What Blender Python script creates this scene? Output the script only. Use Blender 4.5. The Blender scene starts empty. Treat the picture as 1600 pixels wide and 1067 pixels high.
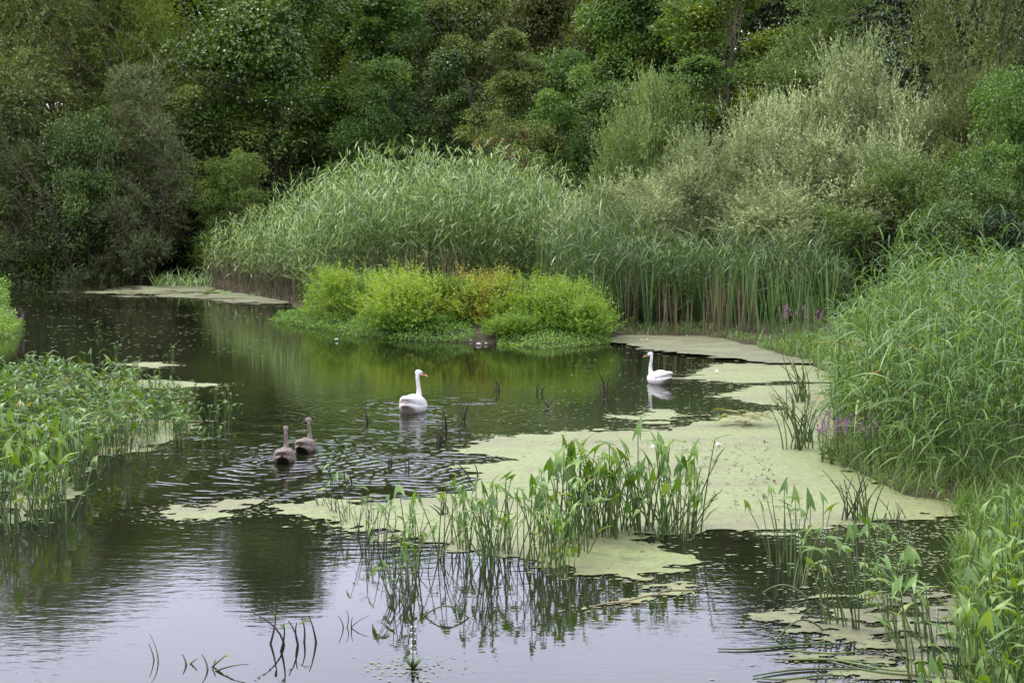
import bpy, math, random
import numpy as np
from mathutils import Vector, Matrix

rng = np.random.default_rng(7)
random.seed(7)
SC = bpy.context.scene
COL = SC.collection

# ------------------------------------------------------------------ camera, sky, sun, exposure
H = 3.2                                   # camera height above the water
F = 1600 / 36.0 * 50.0                    # focal length in photograph pixels
PITCH = math.atan((533.5 - 330) / F)
cam_d = bpy.data.cameras.new('camera'); cam_d.lens = 50; cam_d.sensor_width = 36
cam_d.clip_start = 0.1; cam_d.clip_end = 5000
cam = bpy.data.objects.new('camera', cam_d); COL.objects.link(cam)
cam.location = (0, 0, H); cam.rotation_euler = (math.pi / 2 - PITCH, 0, 0)
SC.camera = cam

SUN_EL, SUN_AZ = math.radians(52), math.radians(-62)     # azimuth from +Y towards +X
world = bpy.data.worlds.new('World'); SC.world = world; world.use_nodes = True
wn = world.node_tree.nodes; wl = world.node_tree.links
bg = wn['Background']; bg.inputs['Strength'].default_value = 0.10
sky = wn.new('ShaderNodeTexSky'); sky.sky_type = 'NISHITA'; sky.sun_disc = False
sky.sun_elevation = SUN_EL; sky.sun_rotation = SUN_AZ
wtc = wn.new('ShaderNodeTexCoord')
wno = wn.new('ShaderNodeTexNoise'); wno.inputs['Scale'].default_value = 2.2; wno.inputs['Detail'].default_value = 5
wmr = wn.new('ShaderNodeMapRange'); wmr.inputs['From Min'].default_value = 0.3; wmr.inputs['From Max'].default_value = 0.7
wmr.inputs['To Min'].default_value = 0.72; wmr.inputs['To Max'].default_value = 0.94
wmx = wn.new('ShaderNodeMix'); wmx.data_type = 'RGBA'
wl.new(wtc.outputs['Generated'], wno.inputs['Vector']); wl.new(wno.outputs['Fac'], wmr.inputs['Value'])
wl.new(wmr.outputs['Result'], wmx.inputs[0]); wl.new(sky.outputs['Color'], wmx.inputs[6])
wmx.inputs[7].default_value = (10.4, 10.5, 13.0, 1)       # bright thin cloud
wl.new(wmx.outputs[2], bg.inputs['Color'])

sun_d = bpy.data.lights.new('sun', 'SUN'); sun_d.energy = 1.5; sun_d.angle = math.radians(12); sun_d.color = (1, 0.95, 0.86)
sun = bpy.data.objects.new('sun', sun_d); COL.objects.link(sun)
sdir = Vector((math.sin(SUN_AZ) * math.cos(SUN_EL), math.cos(SUN_AZ) * math.cos(SUN_EL), math.sin(SUN_EL)))
sun.rotation_euler = sdir.to_track_quat('Z', 'Y').to_euler(); sun.location = (-30, 20, 40)

SC.view_settings.view_transform = 'Standard'; SC.view_settings.look = 'None'
SC.view_settings.gamma = 1; SC.view_settings.use_curve_mapping = False
SC.view_settings.exposure = 1.32
SC.render.engine = 'CYCLES'
SC.cycles.use_denoising = True
SC.cycles.max_bounces = 7; SC.cycles.diffuse_bounces = 2; SC.cycles.glossy_bounces = 3
SC.cycles.transmission_bounces = 4; SC.cycles.transparent_max_bounces = 4
SC.cycles.caustics_reflective = False; SC.cycles.caustics_refractive = False

# ------------------------------------------------------------------ helpers: picture <-> place
CP, SP = math.cos(PITCH), math.sin(PITCH)
def at(px, py, z=0.0):
    u = (px - 800) / F; v = (533.5 - py) / F
    d = np.array([u, CP + v * SP, -SP + v * CP])
    t = (z - H) / d[2]
    return d[0] * t, d[1] * t
def at_depth(px, py, Y):
    u = (px - 800) / F; v = (533.5 - py) / F
    d = np.array([u, CP + v * SP, -SP + v * CP]); t = Y / d[1]
    return d[0] * t, Y, H + d[2] * t
def px_x(px, Y): return at_depth(px, 330, Y)[0]
def W(pts): return np.array([at(*p) for p in pts])

def hash2(ix, iy, s):
    n = (ix.astype(np.int64) * 374761393 + iy.astype(np.int64) * 668265263 + s * 1442695041) & 0x7fffffff
    n = ((n ^ (n >> 13)) * 1274126177) & 0x7fffffff
    return ((n ^ (n >> 16)) & 0xffff) / 65535.0
def vnoise(x, y, s=0):
    ix, iy = np.floor(x), np.floor(y); fx, fy = x - ix, y - iy
    fx = fx * fx * (3 - 2 * fx); fy = fy * fy * (3 - 2 * fy)
    ix = ix.astype(np.int64); iy = iy.astype(np.int64)
    a = hash2(ix, iy, s); b = hash2(ix + 1, iy, s); c = hash2(ix, iy + 1, s); d = hash2(ix + 1, iy + 1, s)
    return (a * (1 - fx) + b * fx) * (1 - fy) + (c * (1 - fx) + d * fx) * fy
def fbm(x, y, s=0, o=4):
    r = 0; a = 0.5
    for i in range(o):
        r = r + a * (vnoise(x * 2 ** i, y * 2 ** i, s + i) - 0.5); a *= 0.55
    return r
def sdf(poly, x, y):                       # negative inside
    x = np.asarray(x, float); y = np.asarray(y, float)
    d = np.full(x.shape, 1e9); ins = np.zeros(x.shape, bool)
    n = len(poly)
    for i in range(n):
        ax, ay = poly[i]; bx, by = poly[(i + 1) % n]
        ex, ey = bx - ax, by - ay
        t = np.clip(((x - ax) * ex + (y - ay) * ey) / (ex * ex + ey * ey + 1e-12), 0, 1)
        d = np.minimum(d, (x - ax - ex * t) ** 2 + (y - ay - ey * t) ** 2)
        c = ((ay > y) != (by > y)) & (x < (bx - ax) * (y - ay) / (by - ay + 1e-12) + ax)
        ins ^= c
    d = np.sqrt(d)
    return np.where(ins, -d, d)

# ------------------------------------------------------------------ helpers: meshes and objects
class Geo:
    def __init__(s): s.v = []; s.f = []; s.r = []; s.m = []; s.n = 0
    def add(s, V, Fc, r=0.5, mi=0):
        V = np.asarray(V, float).reshape(-1, 3); Fc = np.asarray(Fc, int)
        s.v.append(V); s.f.append(Fc + s.n); s.n += len(V)
        s.r.append(np.broadcast_to(np.asarray(r, float), (len(V),)).copy())
        s.m.append(np.full(len(Fc), mi)); return s
    def mesh(s, name, mats, smooth=False):
        me = bpy.data.meshes.new(name)
        V = np.concatenate(s.v); me.vertices.add(len(V)); me.vertices.foreach_set('co', V.astype(np.float32).ravel())
        loops = np.concatenate([f.ravel() for f in s.f]); sizes = np.concatenate([np.full(len(f), f.shape[1]) for f in s.f])
        me.loops.add(len(loops)); me.loops.foreach_set('vertex_index', loops.astype(np.int32))
        me.polygons.add(len(sizes)); st = np.concatenate([[0], np.cumsum(sizes)[:-1]])
        me.polygons.foreach_set('loop_start', st.astype(np.int32))
        me.polygons.foreach_set('material_index', np.concatenate(s.m).astype(np.int32))
        me.polygons.foreach_set('use_smooth', np.full(len(sizes), smooth))
        a = me.attributes.new('rnd', 'FLOAT', 'POINT'); a.data.foreach_set('value', np.concatenate(s.r).astype(np.float32))
        for m in (mats if isinstance(mats, (list, tuple)) else [mats]): me.materials.append(m)
        me.update(calc_edges=True); return me
def obj(name, me, parent=None, loc=(0, 0, 0), rot=(0, 0, 0), scale=(1, 1, 1), mat=None):
    o = bpy.data.objects.new(name, me); COL.objects.link(o)
    o.location = loc; o.rotation_euler = rot; o.scale = scale
    if parent is not None: o.parent = parent
    if mat is not None:
        o.material_slots[0].link = 'OBJECT'; o.material_slots[0].material = mat
    return o
def tag(o, label=None, cat=None, group=None, kind=None):
    if label: o['label'] = label
    if cat: o['category'] = cat
    if group: o['group'] = group
    if kind: o['kind'] = kind
    return o
def thing(name, label, cat, loc=(0, 0, 0), rz=0.0, group=None, scale=(1, 1, 1)):
    return tag(obj(name, None, None, loc, (0, 0, rz), scale), label, cat, group)

def nrm(a): return a / (np.linalg.norm(a, axis=-1, keepdims=True) + 1e-9)
def tube(pts, rad, sides=5):
    pts = np.asarray(pts, float); n = len(pts)
    t = nrm(np.gradient(pts, axis=0)); ref = np.where(np.abs(t[:, 2:3]) > 0.9, [[1.0, 0, 0]], [[0, 0, 1.0]])
    a = nrm(np.cross(t, ref)); b = np.cross(t, a)
    an = np.arange(sides) / sides * 2 * np.pi
    V = pts[:, None] + np.asarray(rad)[:, None, None] * (np.cos(an)[None, :, None] * a[:, None] + np.sin(an)[None, :, None] * b[:, None])
    i = np.arange(n - 1)[:, None] * sides; j = np.arange(sides)[None]; k = (j + 1) % sides
    Q = np.stack([i + j, i + k, i + sides + k, i + sides + j], -1).reshape(-1, 4)
    return V.reshape(-1, 3), Q
def leaf_quads(P, D, N, L, Wd, fold=0.18):
    """one diamond blade per row, slightly folded along its midrib"""
    D = nrm(D); S = nrm(np.cross(D, N)); N2 = np.cross(S, D)
    L = np.asarray(L)[:, None]; Wd = np.asarray(Wd)[:, None]
    mid = P + D * L * 0.45 + N2 * Wd * fold
    V = np.stack([P, mid + S * Wd * 0.5, P + D * L, mid - S * Wd * 0.5], 1)
    n = len(P); Q = np.arange(n * 4).reshape(n, 4)
    return V.reshape(-1, 3), Q
def ribbons(P, D, L, Wd, bend, segs=3, up=None, twist=0.0):
    """arching tapering blades; bend drops the tip by bend*L"""
    n = len(P); D = nrm(D); L = np.asarray(L).reshape(n, 1, 1); Wd = np.asarray(Wd).reshape(n, 1, 1)
    bend = np.asarray(bend).reshape(n, 1, 1)
    t = np.linspace(0, 1, segs + 1).reshape(1, -1, 1)
    C = P[:, None] + D[:, None] * L * t + np.array([0, 0, -1.0]) * L * bend * t ** 2.0
    S = np.cross(D, np.array([0, 0, 1.0])) + rng.normal(0, 0.25, (n, 3)) if up is None else up
    S = nrm(S)[:, None]
    w = Wd * 0.5 * np.clip(np.where(t < 0.35, 0.55 + 1.3 * t, 1.0 - ((t - 0.35) / 0.65) ** 1.6), 0.03, 1)
    V = np.stack([C - S * w, C + S * w], 2)                # n, segs+1, 2, 3
    base = np.arange(n)[:, None] * (segs + 1) * 2 + np.arange(segs)[None] * 2
    Q = np.stack([base, base + 1, base + 3, base + 2], -1).reshape(-1, 4)
    return V.reshape(-1, 3), Q, (segs + 1) * 2
def stems(P, T, r0, r1, bow, segs=3):
    """thin three-sided stems from P to T, bowed sideways"""
    n = len(P); t = np.linspace(0, 1, segs + 1).reshape(1, -1, 1)
    C = P[:, None] + (T - P)[:, None] * t + bow[:, None] * (t * (1 - t) * 4)
    an = np.arange(3) / 3 * 2 * np.pi
    off = np.stack([np.cos(an), np.sin(an), 0 * an], -1)
    rr = (np.asarray(r0).reshape(-1, 1, 1) * (1 - t) + np.asarray(r1).reshape(-1, 1, 1) * t)
    V = C[:, :, None] + off[None, None] * rr[..., None]
    per = (segs + 1) * 3
    b = np.arange(n)[:, None, None] * per + np.arange(segs)[None, :, None] * 3
    j = np.arange(3)[None, None]; k = (j + 1) % 3
    Q = np.stack([b + j, b + k, b + 3 + k, b + 3 + j], -1).reshape(-1, 4)
    return V.reshape(-1, 3), Q, per
def rnd_dirs(n, up=0.0):
    d = rng.normal(0, 1, (n, 3)); d[:, 2] += up; return nrm(d)

# ------------------------------------------------------------------ materials
def nodes(m): m.use_nodes = True; return m.node_tree.nodes, m.node_tree.links
def ramp(n, cols):
    r = n.new('ShaderNodeValToRGB'); el = r.color_ramp.elements
    while len(el) > 1: el.remove(el[-1])
    for i, (p, c) in enumerate(cols):
        e = el[0] if i == 0 else el.new(p)
        e.position = p; e.color = (*c, 1)
    return r
def leafmat(name, cols, trans=0.3, rough=0.45, spec=0.4, objvar=0.12, warm=(1.52, 1.48, 0.98)):
    """cols: list of (position, rgb); position read from each leaf's own random value"""
    m = bpy.data.materials.new(name); n, l = nodes(m); p = n['Principled BSDF']; out = n['Material Output']
    a = n.new('ShaderNodeAttribute'); a.attribute_name = 'rnd'
    oi = n.new('ShaderNodeObjectInfo')
    mr = n.new('ShaderNodeMath'); mr.operation = 'MULTIPLY_ADD'; mr.inputs[1].default_value = objvar * 2; mr.inputs[2].default_value = -objvar
    l.new(oi.outputs['Random'], mr.inputs[0])
    ad = n.new('ShaderNodeMath'); ad.operation = 'ADD'; l.new(a.outputs['Fac'], ad.inputs[0]); l.new(mr.outputs[0], ad.inputs[1])
    cols = [(q, (c[0] * warm[0], c[1] * warm[1], c[2] * warm[2])) for q, c in cols]
    r = ramp(n, cols); l.new(ad.outputs[0], r.inputs['Fac'])
    l.new(r.outputs['Color'], p.inputs['Base Color'])
    p.inputs['Roughness'].default_value = rough; p.inputs['Specular IOR Level'].default_value = spec
    t = n.new('ShaderNodeBsdfTranslucent')
    hs = n.new('ShaderNodeHueSaturation'); hs.inputs['Hue'].default_value = 0.485; hs.inputs['Saturation'].default_value = 1.15; hs.inputs['Value'].default_value = 1.25
    l.new(r.outputs['Color'], hs.inputs['Color']); l.new(hs.outputs['Color'], t.inputs['Color'])
    mx = n.new('ShaderNodeMixShader'); mx.inputs[0].default_value = trans
    l.new(p.outputs[0], mx.inputs[1]); l.new(t.outputs[0], mx.inputs[2]); l.new(mx.outputs[0], out.inputs['Surface'])
    return m
def plainmat(name, c1, c2, scale=6, rough=0.7, spec=0.3, bump=0.0):
    m = bpy.data.materials.new(name); n, l = nodes(m); p = n['Principled BSDF']
    tc = n.new('ShaderNodeTexCoord'); no = n.new('ShaderNodeTexNoise'); no.inputs['Scale'].default_value = scale; no.inputs['Detail'].default_value = 6
    l.new(tc.outputs['Object'], no.inputs['Vector'])
    r = ramp(n, [(0.3, c1), (0.7, c2)]); l.new(no.outputs['Fac'], r.inputs['Fac']); l.new(r.outputs['Color'], p.inputs['Base Color'])
    p.inputs['Roughness'].default_value = rough; p.inputs['Specular IOR Level'].default_value = spec
    if bump:
        b = n.new('ShaderNodeBump'); b.inputs['Strength'].default_value = bump; b.inputs['Distance'].default_value = 0.02
        l.new(no.outputs['Fac'], b.inputs['Height']); l.new(b.outputs[0], p.inputs['Normal'])
    return m

M = {}
M['bark'] = plainmat('bark', (0.025, 0.020, 0.012), (0.075, 0.06, 0.038), 9, 0.85, 0.2, 0.5)
M['palebark'] = plainmat('pale_bark', (0.045, 0.036, 0.020), (0.12, 0.097, 0.06), 9, 0.85, 0.2, 0.5)
M['soil'] = plainmat('soil', (0.025, 0.022, 0.014), (0.07, 0.06, 0.035), 1.3, 0.95, 0.1, 0.5)
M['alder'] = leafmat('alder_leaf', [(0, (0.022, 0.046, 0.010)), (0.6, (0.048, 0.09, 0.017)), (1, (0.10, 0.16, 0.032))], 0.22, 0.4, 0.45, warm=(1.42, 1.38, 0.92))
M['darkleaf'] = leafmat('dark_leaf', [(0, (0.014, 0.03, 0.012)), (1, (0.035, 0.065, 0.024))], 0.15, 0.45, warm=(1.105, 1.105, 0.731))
M['midleaf'] = leafmat('mid_green_leaf', [(0, (0.022, 0.05, 0.012)), (0.6, (0.06, 0.115, 0.026)), (1, (0.14, 0.205, 0.05))])
M['freshleaf'] = leafmat('fresh_green_leaf', [(0, (0.025, 0.06, 0.014)), (0.6, (0.065, 0.13, 0.03)), (1, (0.14, 0.22, 0.055))])
M['olive'] = leafmat('olive_leaf', [(0, (0.028, 0.048, 0.013)), (0.6, (0.075, 0.11, 0.028)), (1, (0.16, 0.195, 0.052))])
M['yellowish'] = leafmat('yellow_green_leaf', [(0, (0.04, 0.07, 0.014)), (0.6, (0.095, 0.15, 0.03)), (1, (0.20, 0.245, 0.055))])
M['rusty'] = leafmat('rusty_leaf', [(0, (0.035, 0.05, 0.015)), (0.6, (0.085, 0.10, 0.032)), (1, (0.17, 0.15, 0.055))])
M['greywillow'] = leafmat('grey_willow_leaf', [(0, (0.03, 0.04, 0.019)), (0.6, (0.075, 0.095, 0.048)), (1, (0.17, 0.20, 0.12))], 0.2, 0.5)
M['olivewillow'] = leafmat('olive_willow_leaf', [(0, (0.028, 0.042, 0.013)), (0.6, (0.07, 0.098, 0.03)), (1, (0.165, 0.20, 0.075))], 0.25)
M['palewillow'] = leafmat('pale_willow_leaf', [(0, (0.04, 0.07, 0.022)), (0.6, (0.10, 0.145, 0.048)), (1, (0.25, 0.30, 0.14))], 0.25, warm=(1.4, 1.42, 0.95))
M['silver'] = leafmat('silver_willow_leaf', [(0, (0.05, 0.068, 0.03)), (0.5, (0.14, 0.17, 0.085)), (0.8, (0.32, 0.355, 0.23)), (1, (0.48, 0.50, 0.38))], 0.2, 0.5, warm=(1.6, 1.65, 1.2))
M['reed'] = leafmat('reed_leaf', [(0, (0.045, 0.09, 0.025)), (0.55, (0.13, 0.215, 0.075)), (1, (0.35, 0.45, 0.24))], 0.32, 0.42, 0.4, warm=(1.10, 1.08, 0.80))
M['deadreed'] = leafmat('dead_reed', [(0, (0.09, 0.075, 0.035)), (0.6, (0.17, 0.135, 0.07)), (1, (0.27, 0.23, 0.13))], 0.15, 0.7, warm=(1.000, 1.000, 1.000))
M['deadblade'] = leafmat('withered_blade', [(0, (0.08, 0.055, 0.03)), (0.6, (0.15, 0.105, 0.058)), (1, (0.23, 0.18, 0.11))], 0.15, 0.7, warm=(1.000, 1.000, 1.000))
M['grass'] = leafmat('bank_grass', [(0, (0.06, 0.13, 0.025)), (0.6, (0.12, 0.23, 0.045)), (1, (0.22, 0.33, 0.09))], 0.35, 0.4, 0.5, warm=(0.92, 0.90, 0.72))
M['nearreed'] = leafmat('near_reed_leaf', [(0, (0.04, 0.09, 0.02)), (0.55, (0.10, 0.20, 0.05)), (0.96, (0.23, 0.34, 0.13)), (1, (0.36, 0.22, 0.06))], 0.36, 0.45, 0.35, warm=(0.96, 0.94, 0.70))
M['cattail'] = leafmat('cattail_leaf', [(0, (0.05, 0.10, 0.035)), (0.6, (0.10, 0.18, 0.065)), (1, (0.18, 0.25, 0.12))], 0.25, 0.4, 0.5, warm=(1.0, 0.96, 0.66))
M['pepper'] = leafmat('water_pepper_leaf', [(0, (0.09, 0.19, 0.022)), (0.55, (0.20, 0.34, 0.035)), (0.9, (0.36, 0.42, 0.06)), (1, (0.36, 0.19, 0.05))], 0.38, 0.5, warm=(1.0, 0.95, 0.9))
M['peppergreen'] = leafmat('water_pepper_green_leaf', [(0, (0.06, 0.14, 0.025)), (0.6, (0.13, 0.25, 0.04)), (1, (0.27, 0.34, 0.07))], 0.35, 0.5, warm=(1.118, 1.118, 0.740))
M['pepperbrown'] = leafmat('water_pepper_brown_leaf', [(0, (0.10, 0.13, 0.02)), (0.5, (0.22, 0.22, 0.04)), (1, (0.32, 0.14, 0.05))], 0.3, 0.5, warm=(1.105, 1.105, 0.731))
M['cress'] = leafmat('creeping_cress', [(0, (0.06, 0.15, 0.02)), (0.6, (0.13, 0.27, 0.04)), (1, (0.24, 0.38, 0.09))], 0.3, 0.5, warm=(1.05, 0.98, 0.85))
M['arrow'] = leafmat('arrowhead_leaf', [(0, (0.04, 0.095, 0.016)), (0.5, (0.095, 0.20, 0.034)), (0.93, (0.20, 0.31, 0.075)), (0.97, (0.27, 0.28, 0.07)), (1.0, (0.27, 0.2, 0.06))], 0.36, 0.42, 0.5, 0.10, warm=(0.92, 0.90, 0.72))
M['stalk'] = leafmat('arrowhead_stalk', [(0, (0.035, 0.065, 0.016)), (0.6, (0.075, 0.13, 0.03)), (1, (0.15, 0.20, 0.06))], 0.0, 0.4, 0.5, warm=(0.82, 0.82, 0.6))
M['darkstalk'] = leafmat('dark_stalk', [(0, (0.018, 0.024, 0.010)), (1, (0.06, 0.07, 0.03))], 0.0, 0.45, 0.5, warm=(0.975, 0.975, 0.645))
M['stub'] = leafmat('dead_stub', [(0, (0.012, 0.009, 0.006)), (1, (0.04, 0.03, 0.018))], 0.0, 0.5, 0.3, warm=(1.000, 1.000, 1.000))
M['purple'] = leafmat('loosestrife_flower', [(0, (0.26, 0.08, 0.23)), (1, (0.44, 0.18, 0.38))], 0.3, 0.6, warm=(1, 1, 1))
M['white'] = leafmat('white_petal', [(0, (0.6, 0.6, 0.6)), (1, (0.7, 0.7, 0.7))], 0.2, 0.6, warm=(1, 1, 1))
M['berry'] = leafmat('red_berry', [(0, (0.22, 0.03, 0.02)), (1, (0.38, 0.09, 0.05))], 0.0, 0.4, warm=(1, 1, 1))
M['lily'] = leafmat('lily_pad', [(0, (0.05, 0.13, 0.02)), (1, (0.12, 0.22, 0.05))], 0.1, 0.3, 0.5)

# ------------------------------------------------------------------ the pond outline and the ground
POND = np.array([(7.5, 4.5), (-9.5, 4.5), (-10, 15), (-11.2, 25), (-13.2, 32)] + [at(28, 520), at(36, 508)] + [(-14.6, 38), (-19, 46), (-27, 58), (-31, 72), (-22, 75)]
   + [at(*p) for p in [(290, 427), (312, 446), (450, 472), (470, 492), (428, 500), (520, 516), (570, 524), (640, 531), (740, 535), (860, 543), (948, 536), (972, 527), (1100, 529), (1190, 549), (1262, 572), (1330, 602), (1300, 660), (1292, 722), (1400, 772), (1540, 800), (1560, 836), (1490, 900), (1505, 1000), (1525, 1067)]])
def ground_np(x, y):
    d = sdf(POND, x, y)
    z = np.where(d < 0, np.maximum(-0.7, d * 0.5) - 0.03, 0.03 + 0.32 * (1 - np.exp(-np.maximum(d, 0) / 1.2)))
    z = z + np.clip(y - 58, 0, 70) * 0.06 * np.clip(d / 4, 0, 1) + np.clip(fbm(x * 0.3, y * 0.3, 3), -1, 1) * 0.25 * np.clip(d / 2, 0, 1)
    return z
def ground(x, y): return float(ground_np(np.array([x]), np.array([y]))[0])

def spaced(lo, hi, n, far, m):
    a = np.linspace(lo, hi, n); g = np.geomspace(1, 1 + far, m) - 1
    return np.concatenate([(lo - g[1:])[::-1], a, hi + g[1:]])
gx = spaced(-45, 45, 190, 1500, 14); gy = spaced(0, 110, 230, 1500, 14)
X, Y = np.meshgrid(gx, gy); Z = ground_np(X.ravel(), Y.ravel())
ny, nx = X.shape
ii = (np.arange(ny - 1)[:, None] * nx + np.arange(nx - 1)[None]).ravel()
g = Geo().add(np.stack([X.ravel(), Y.ravel(), Z], 1), np.stack([ii, ii + 1, ii + nx + 1, ii + nx], 1))
tag(obj('ground', g.mesh('ground', M['soil'], True)), kind='structure')

# ------------------------------------------------------------------ water
SW1 = at(645, 643); SW2 = at(1031, 599); CY1 = at(444, 721); CY2 = at(477, 705)
def water_material():
    m = bpy.data.materials.new('pond_water'); n, l = nodes(m); p = n['Principled BSDF']
    tc = n.new('ShaderNodeTexCoord')
    def mp(sx, sy, rz=0):
        q = n.new('ShaderNodeMapping'); q.inputs['Scale'].default_value = (sx, sy, 1); q.inputs['Rotation'].default_value = (0, 0, rz)
        l.new(tc.outputs['Object'], q.inputs['Vector']); return q
    def noise(q, s, det=3):
        o = n.new('ShaderNodeTexNoise'); o.inputs['Scale'].default_value = s; o.inputs['Detail'].default_value = det
        l.new(q.outputs[0], o.inputs['Vector']); return o.outputs['Fac']
    def ma(op, a, b=None, c=None):
        o = n.new('ShaderNodeMath'); o.operation = op
        for i, v in enumerate((a, b, c)):
            if v is None: continue
            if isinstance(v, (int, float)): o.inputs[i].default_value = v
            else: l.new(v, o.inputs[i])
        return o.outputs[0]
    calm = ma('MULTIPLY_ADD', noise(mp(0.16, 0.10), 1, 2), 2.6, -0.85)
    calm = ma('MAXIMUM', ma('MINIMUM', calm, 1.0), 0.12)
    h1 = ma('MULTIPLY', noise(mp(3.2, 9.0, 0.12), 1, 3), 0.0026)
    h2 = ma('MULTIPLY', noise(mp(6, 15, -0.2), 1, 2), 0.0017)
    h = ma('MULTIPLY', ma('ADD', h1, h2), calm)
    wob = noise(mp(1.3, 1.3), 1, 2)
    brk = ma('MAXIMUM', ma('MULTIPLY_ADD', noise(mp(1.4, 4.5, 0.1), 1, 3), 5.0, -1.6), 0.12)
    # rings left by the birds as they swim
    for (cx, cy), A, k, s, r0 in ((CY1, .0044, 36, 1.3, .35), (CY2, .0038, 31, 1.5, .35), (SW1, .0042, 34, 1.4, .35), (SW2, .0030, 36, .7, .3), ((CY1[0] + 1.6, CY1[1] - 0.6), .0044, 31, 1.2, .1)):
        v = n.new('ShaderNodeVectorMath'); v.operation = 'DISTANCE'
        l.new(tc.outputs['Object'], v.inputs[0]); v.inputs[1].default_value = (cx, cy, 0)
        d = v.outputs['Value']
        ph = ma('ADD', ma('MULTIPLY', d, k), ma('MULTIPLY', wob, 26.0))
        env = ma('MULTIPLY', ma('POWER', 2.718, ma('MULTIPLY', d, -1.0 / s)), A)
        env = ma('MULTIPLY', env, ma('MINIMUM', ma('MULTIPLY', d, 1 / r0), 1.0))
        h = ma('ADD', h, ma('MULTIPLY', ma('MULTIPLY', ma('SINE', ph), brk), env))
    b = n.new('ShaderNodeBump'); b.inputs['Strength'].default_value = 1; b.inputs['Distance'].default_value = 1.0
    l.new(h, b.inputs['Height']); l.new(b.outputs[0], p.inputs['Normal'])
    r = ramp(n, [(0.35, (0.007, 0.008, 0.004)), (0.7, (0.014, 0.016, 0.006))]); l.new(noise(mp(0.3, 0.3), 1, 3), r.inputs['Fac'])
    l.new(r.outputs['Color'], p.inputs['Base Color'])
    p.inputs['Roughness'].default_value = 0.02; p.inputs['IOR'].default_value = 1.5; p.inputs['Specular IOR Level'].default_value = 0.5
    return m
M['water'] = water_material()
g = Geo().add([(-70, 3, 0), (60, 3, 0), (60, 90, 0), (-70, 90, 0)], [(0, 1, 2, 3)])
tag(obj('water', g.mesh('water', M['water'])), kind='structure')

# ------------------------------------------------------------------ duckweed
def duckmat(name, c, brown, bscale=0.9, bthr=0.56):
    m = bpy.data.materials.new(name); n, l = nodes(m); p = n['Principled BSDF']
    tc = n.new('ShaderNodeTexCoord')
    def noise(s, det, rough=0.6, st=1):
        q = n.new('ShaderNodeMapping'); q.inputs['Scale'].default_value = (st, 1, 1); l.new(tc.outputs['Object'], q.inputs['Vector'])
        o = n.new('ShaderNodeTexNoise'); o.inputs['Scale'].default_value = s; o.inputs['Detail'].default_value = det; o.inputs['Roughness'].default_value = rough
        l.new(q.outputs[0], o.inputs['Vector']); return o.outputs['Fac']
    def mix(f, a, bb):
        x = n.new('ShaderNodeMix'); x.data_type = 'RGBA'; l.new(f, x.inputs[0])
        for i, v in ((6, a), (7, bb)):
            if isinstance(v, tuple): x.inputs[i].default_value = (*v, 1)
            else: l.new(v, x.inputs[i])
        return x.outputs[2]
    base = ramp(n, [(0.36, tuple(k * 0.42 for k in c)), (0.47, tuple(k * 0.9 for k in c)), (0.55, c), (0.66, tuple(min(1, k * 1.4) for k in c))]); l.new(noise(11, 10, 0.88), base.inputs['Fac'])
    f = ramp(n, [(bthr, (0, 0, 0)), (bthr + 0.12, (0.7, 0.7, 0.7))]); l.new(noise(bscale, 7, 0.7, 0.45), f.inputs['Fac'])
    col = mix(f.outputs['Color'], base.outputs['Color'], brown)
    f2 = ramp(n, [(0.63, (0, 0, 0)), (0.68, (1, 1, 1))]); l.new(noise(16, 3, 0.5), f2.inputs['Fac'])
    col = mix(f2.outputs['Color'], col, tuple(k * 0.45 for k in brown))
    l.new(col, p.inputs['Base Color']); p.inputs['Roughness'].default_value = 0.55; p.inputs['Specular IOR Level'].default_value = 0.35
    b = n.new('ShaderNodeBump'); b.inputs['Strength'].default_value = 0.5; b.inputs['Distance'].default_value = 0.012
    l.new(noise(45, 4, 0.8), b.inputs['Height']); l.new(b.outputs[0], p.inputs['Normal'])
    return m
M['duck'] = duckmat('duckweed', (0.195, 0.225, 0.085), (0.15, 0.14, 0.07), 0.8, 0.48)
M['duckb'] = duckmat('duckweed_with_debris', (0.17, 0.185, 0.08), (0.10, 0.09, 0.05), 2.2, 0.42)
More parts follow.
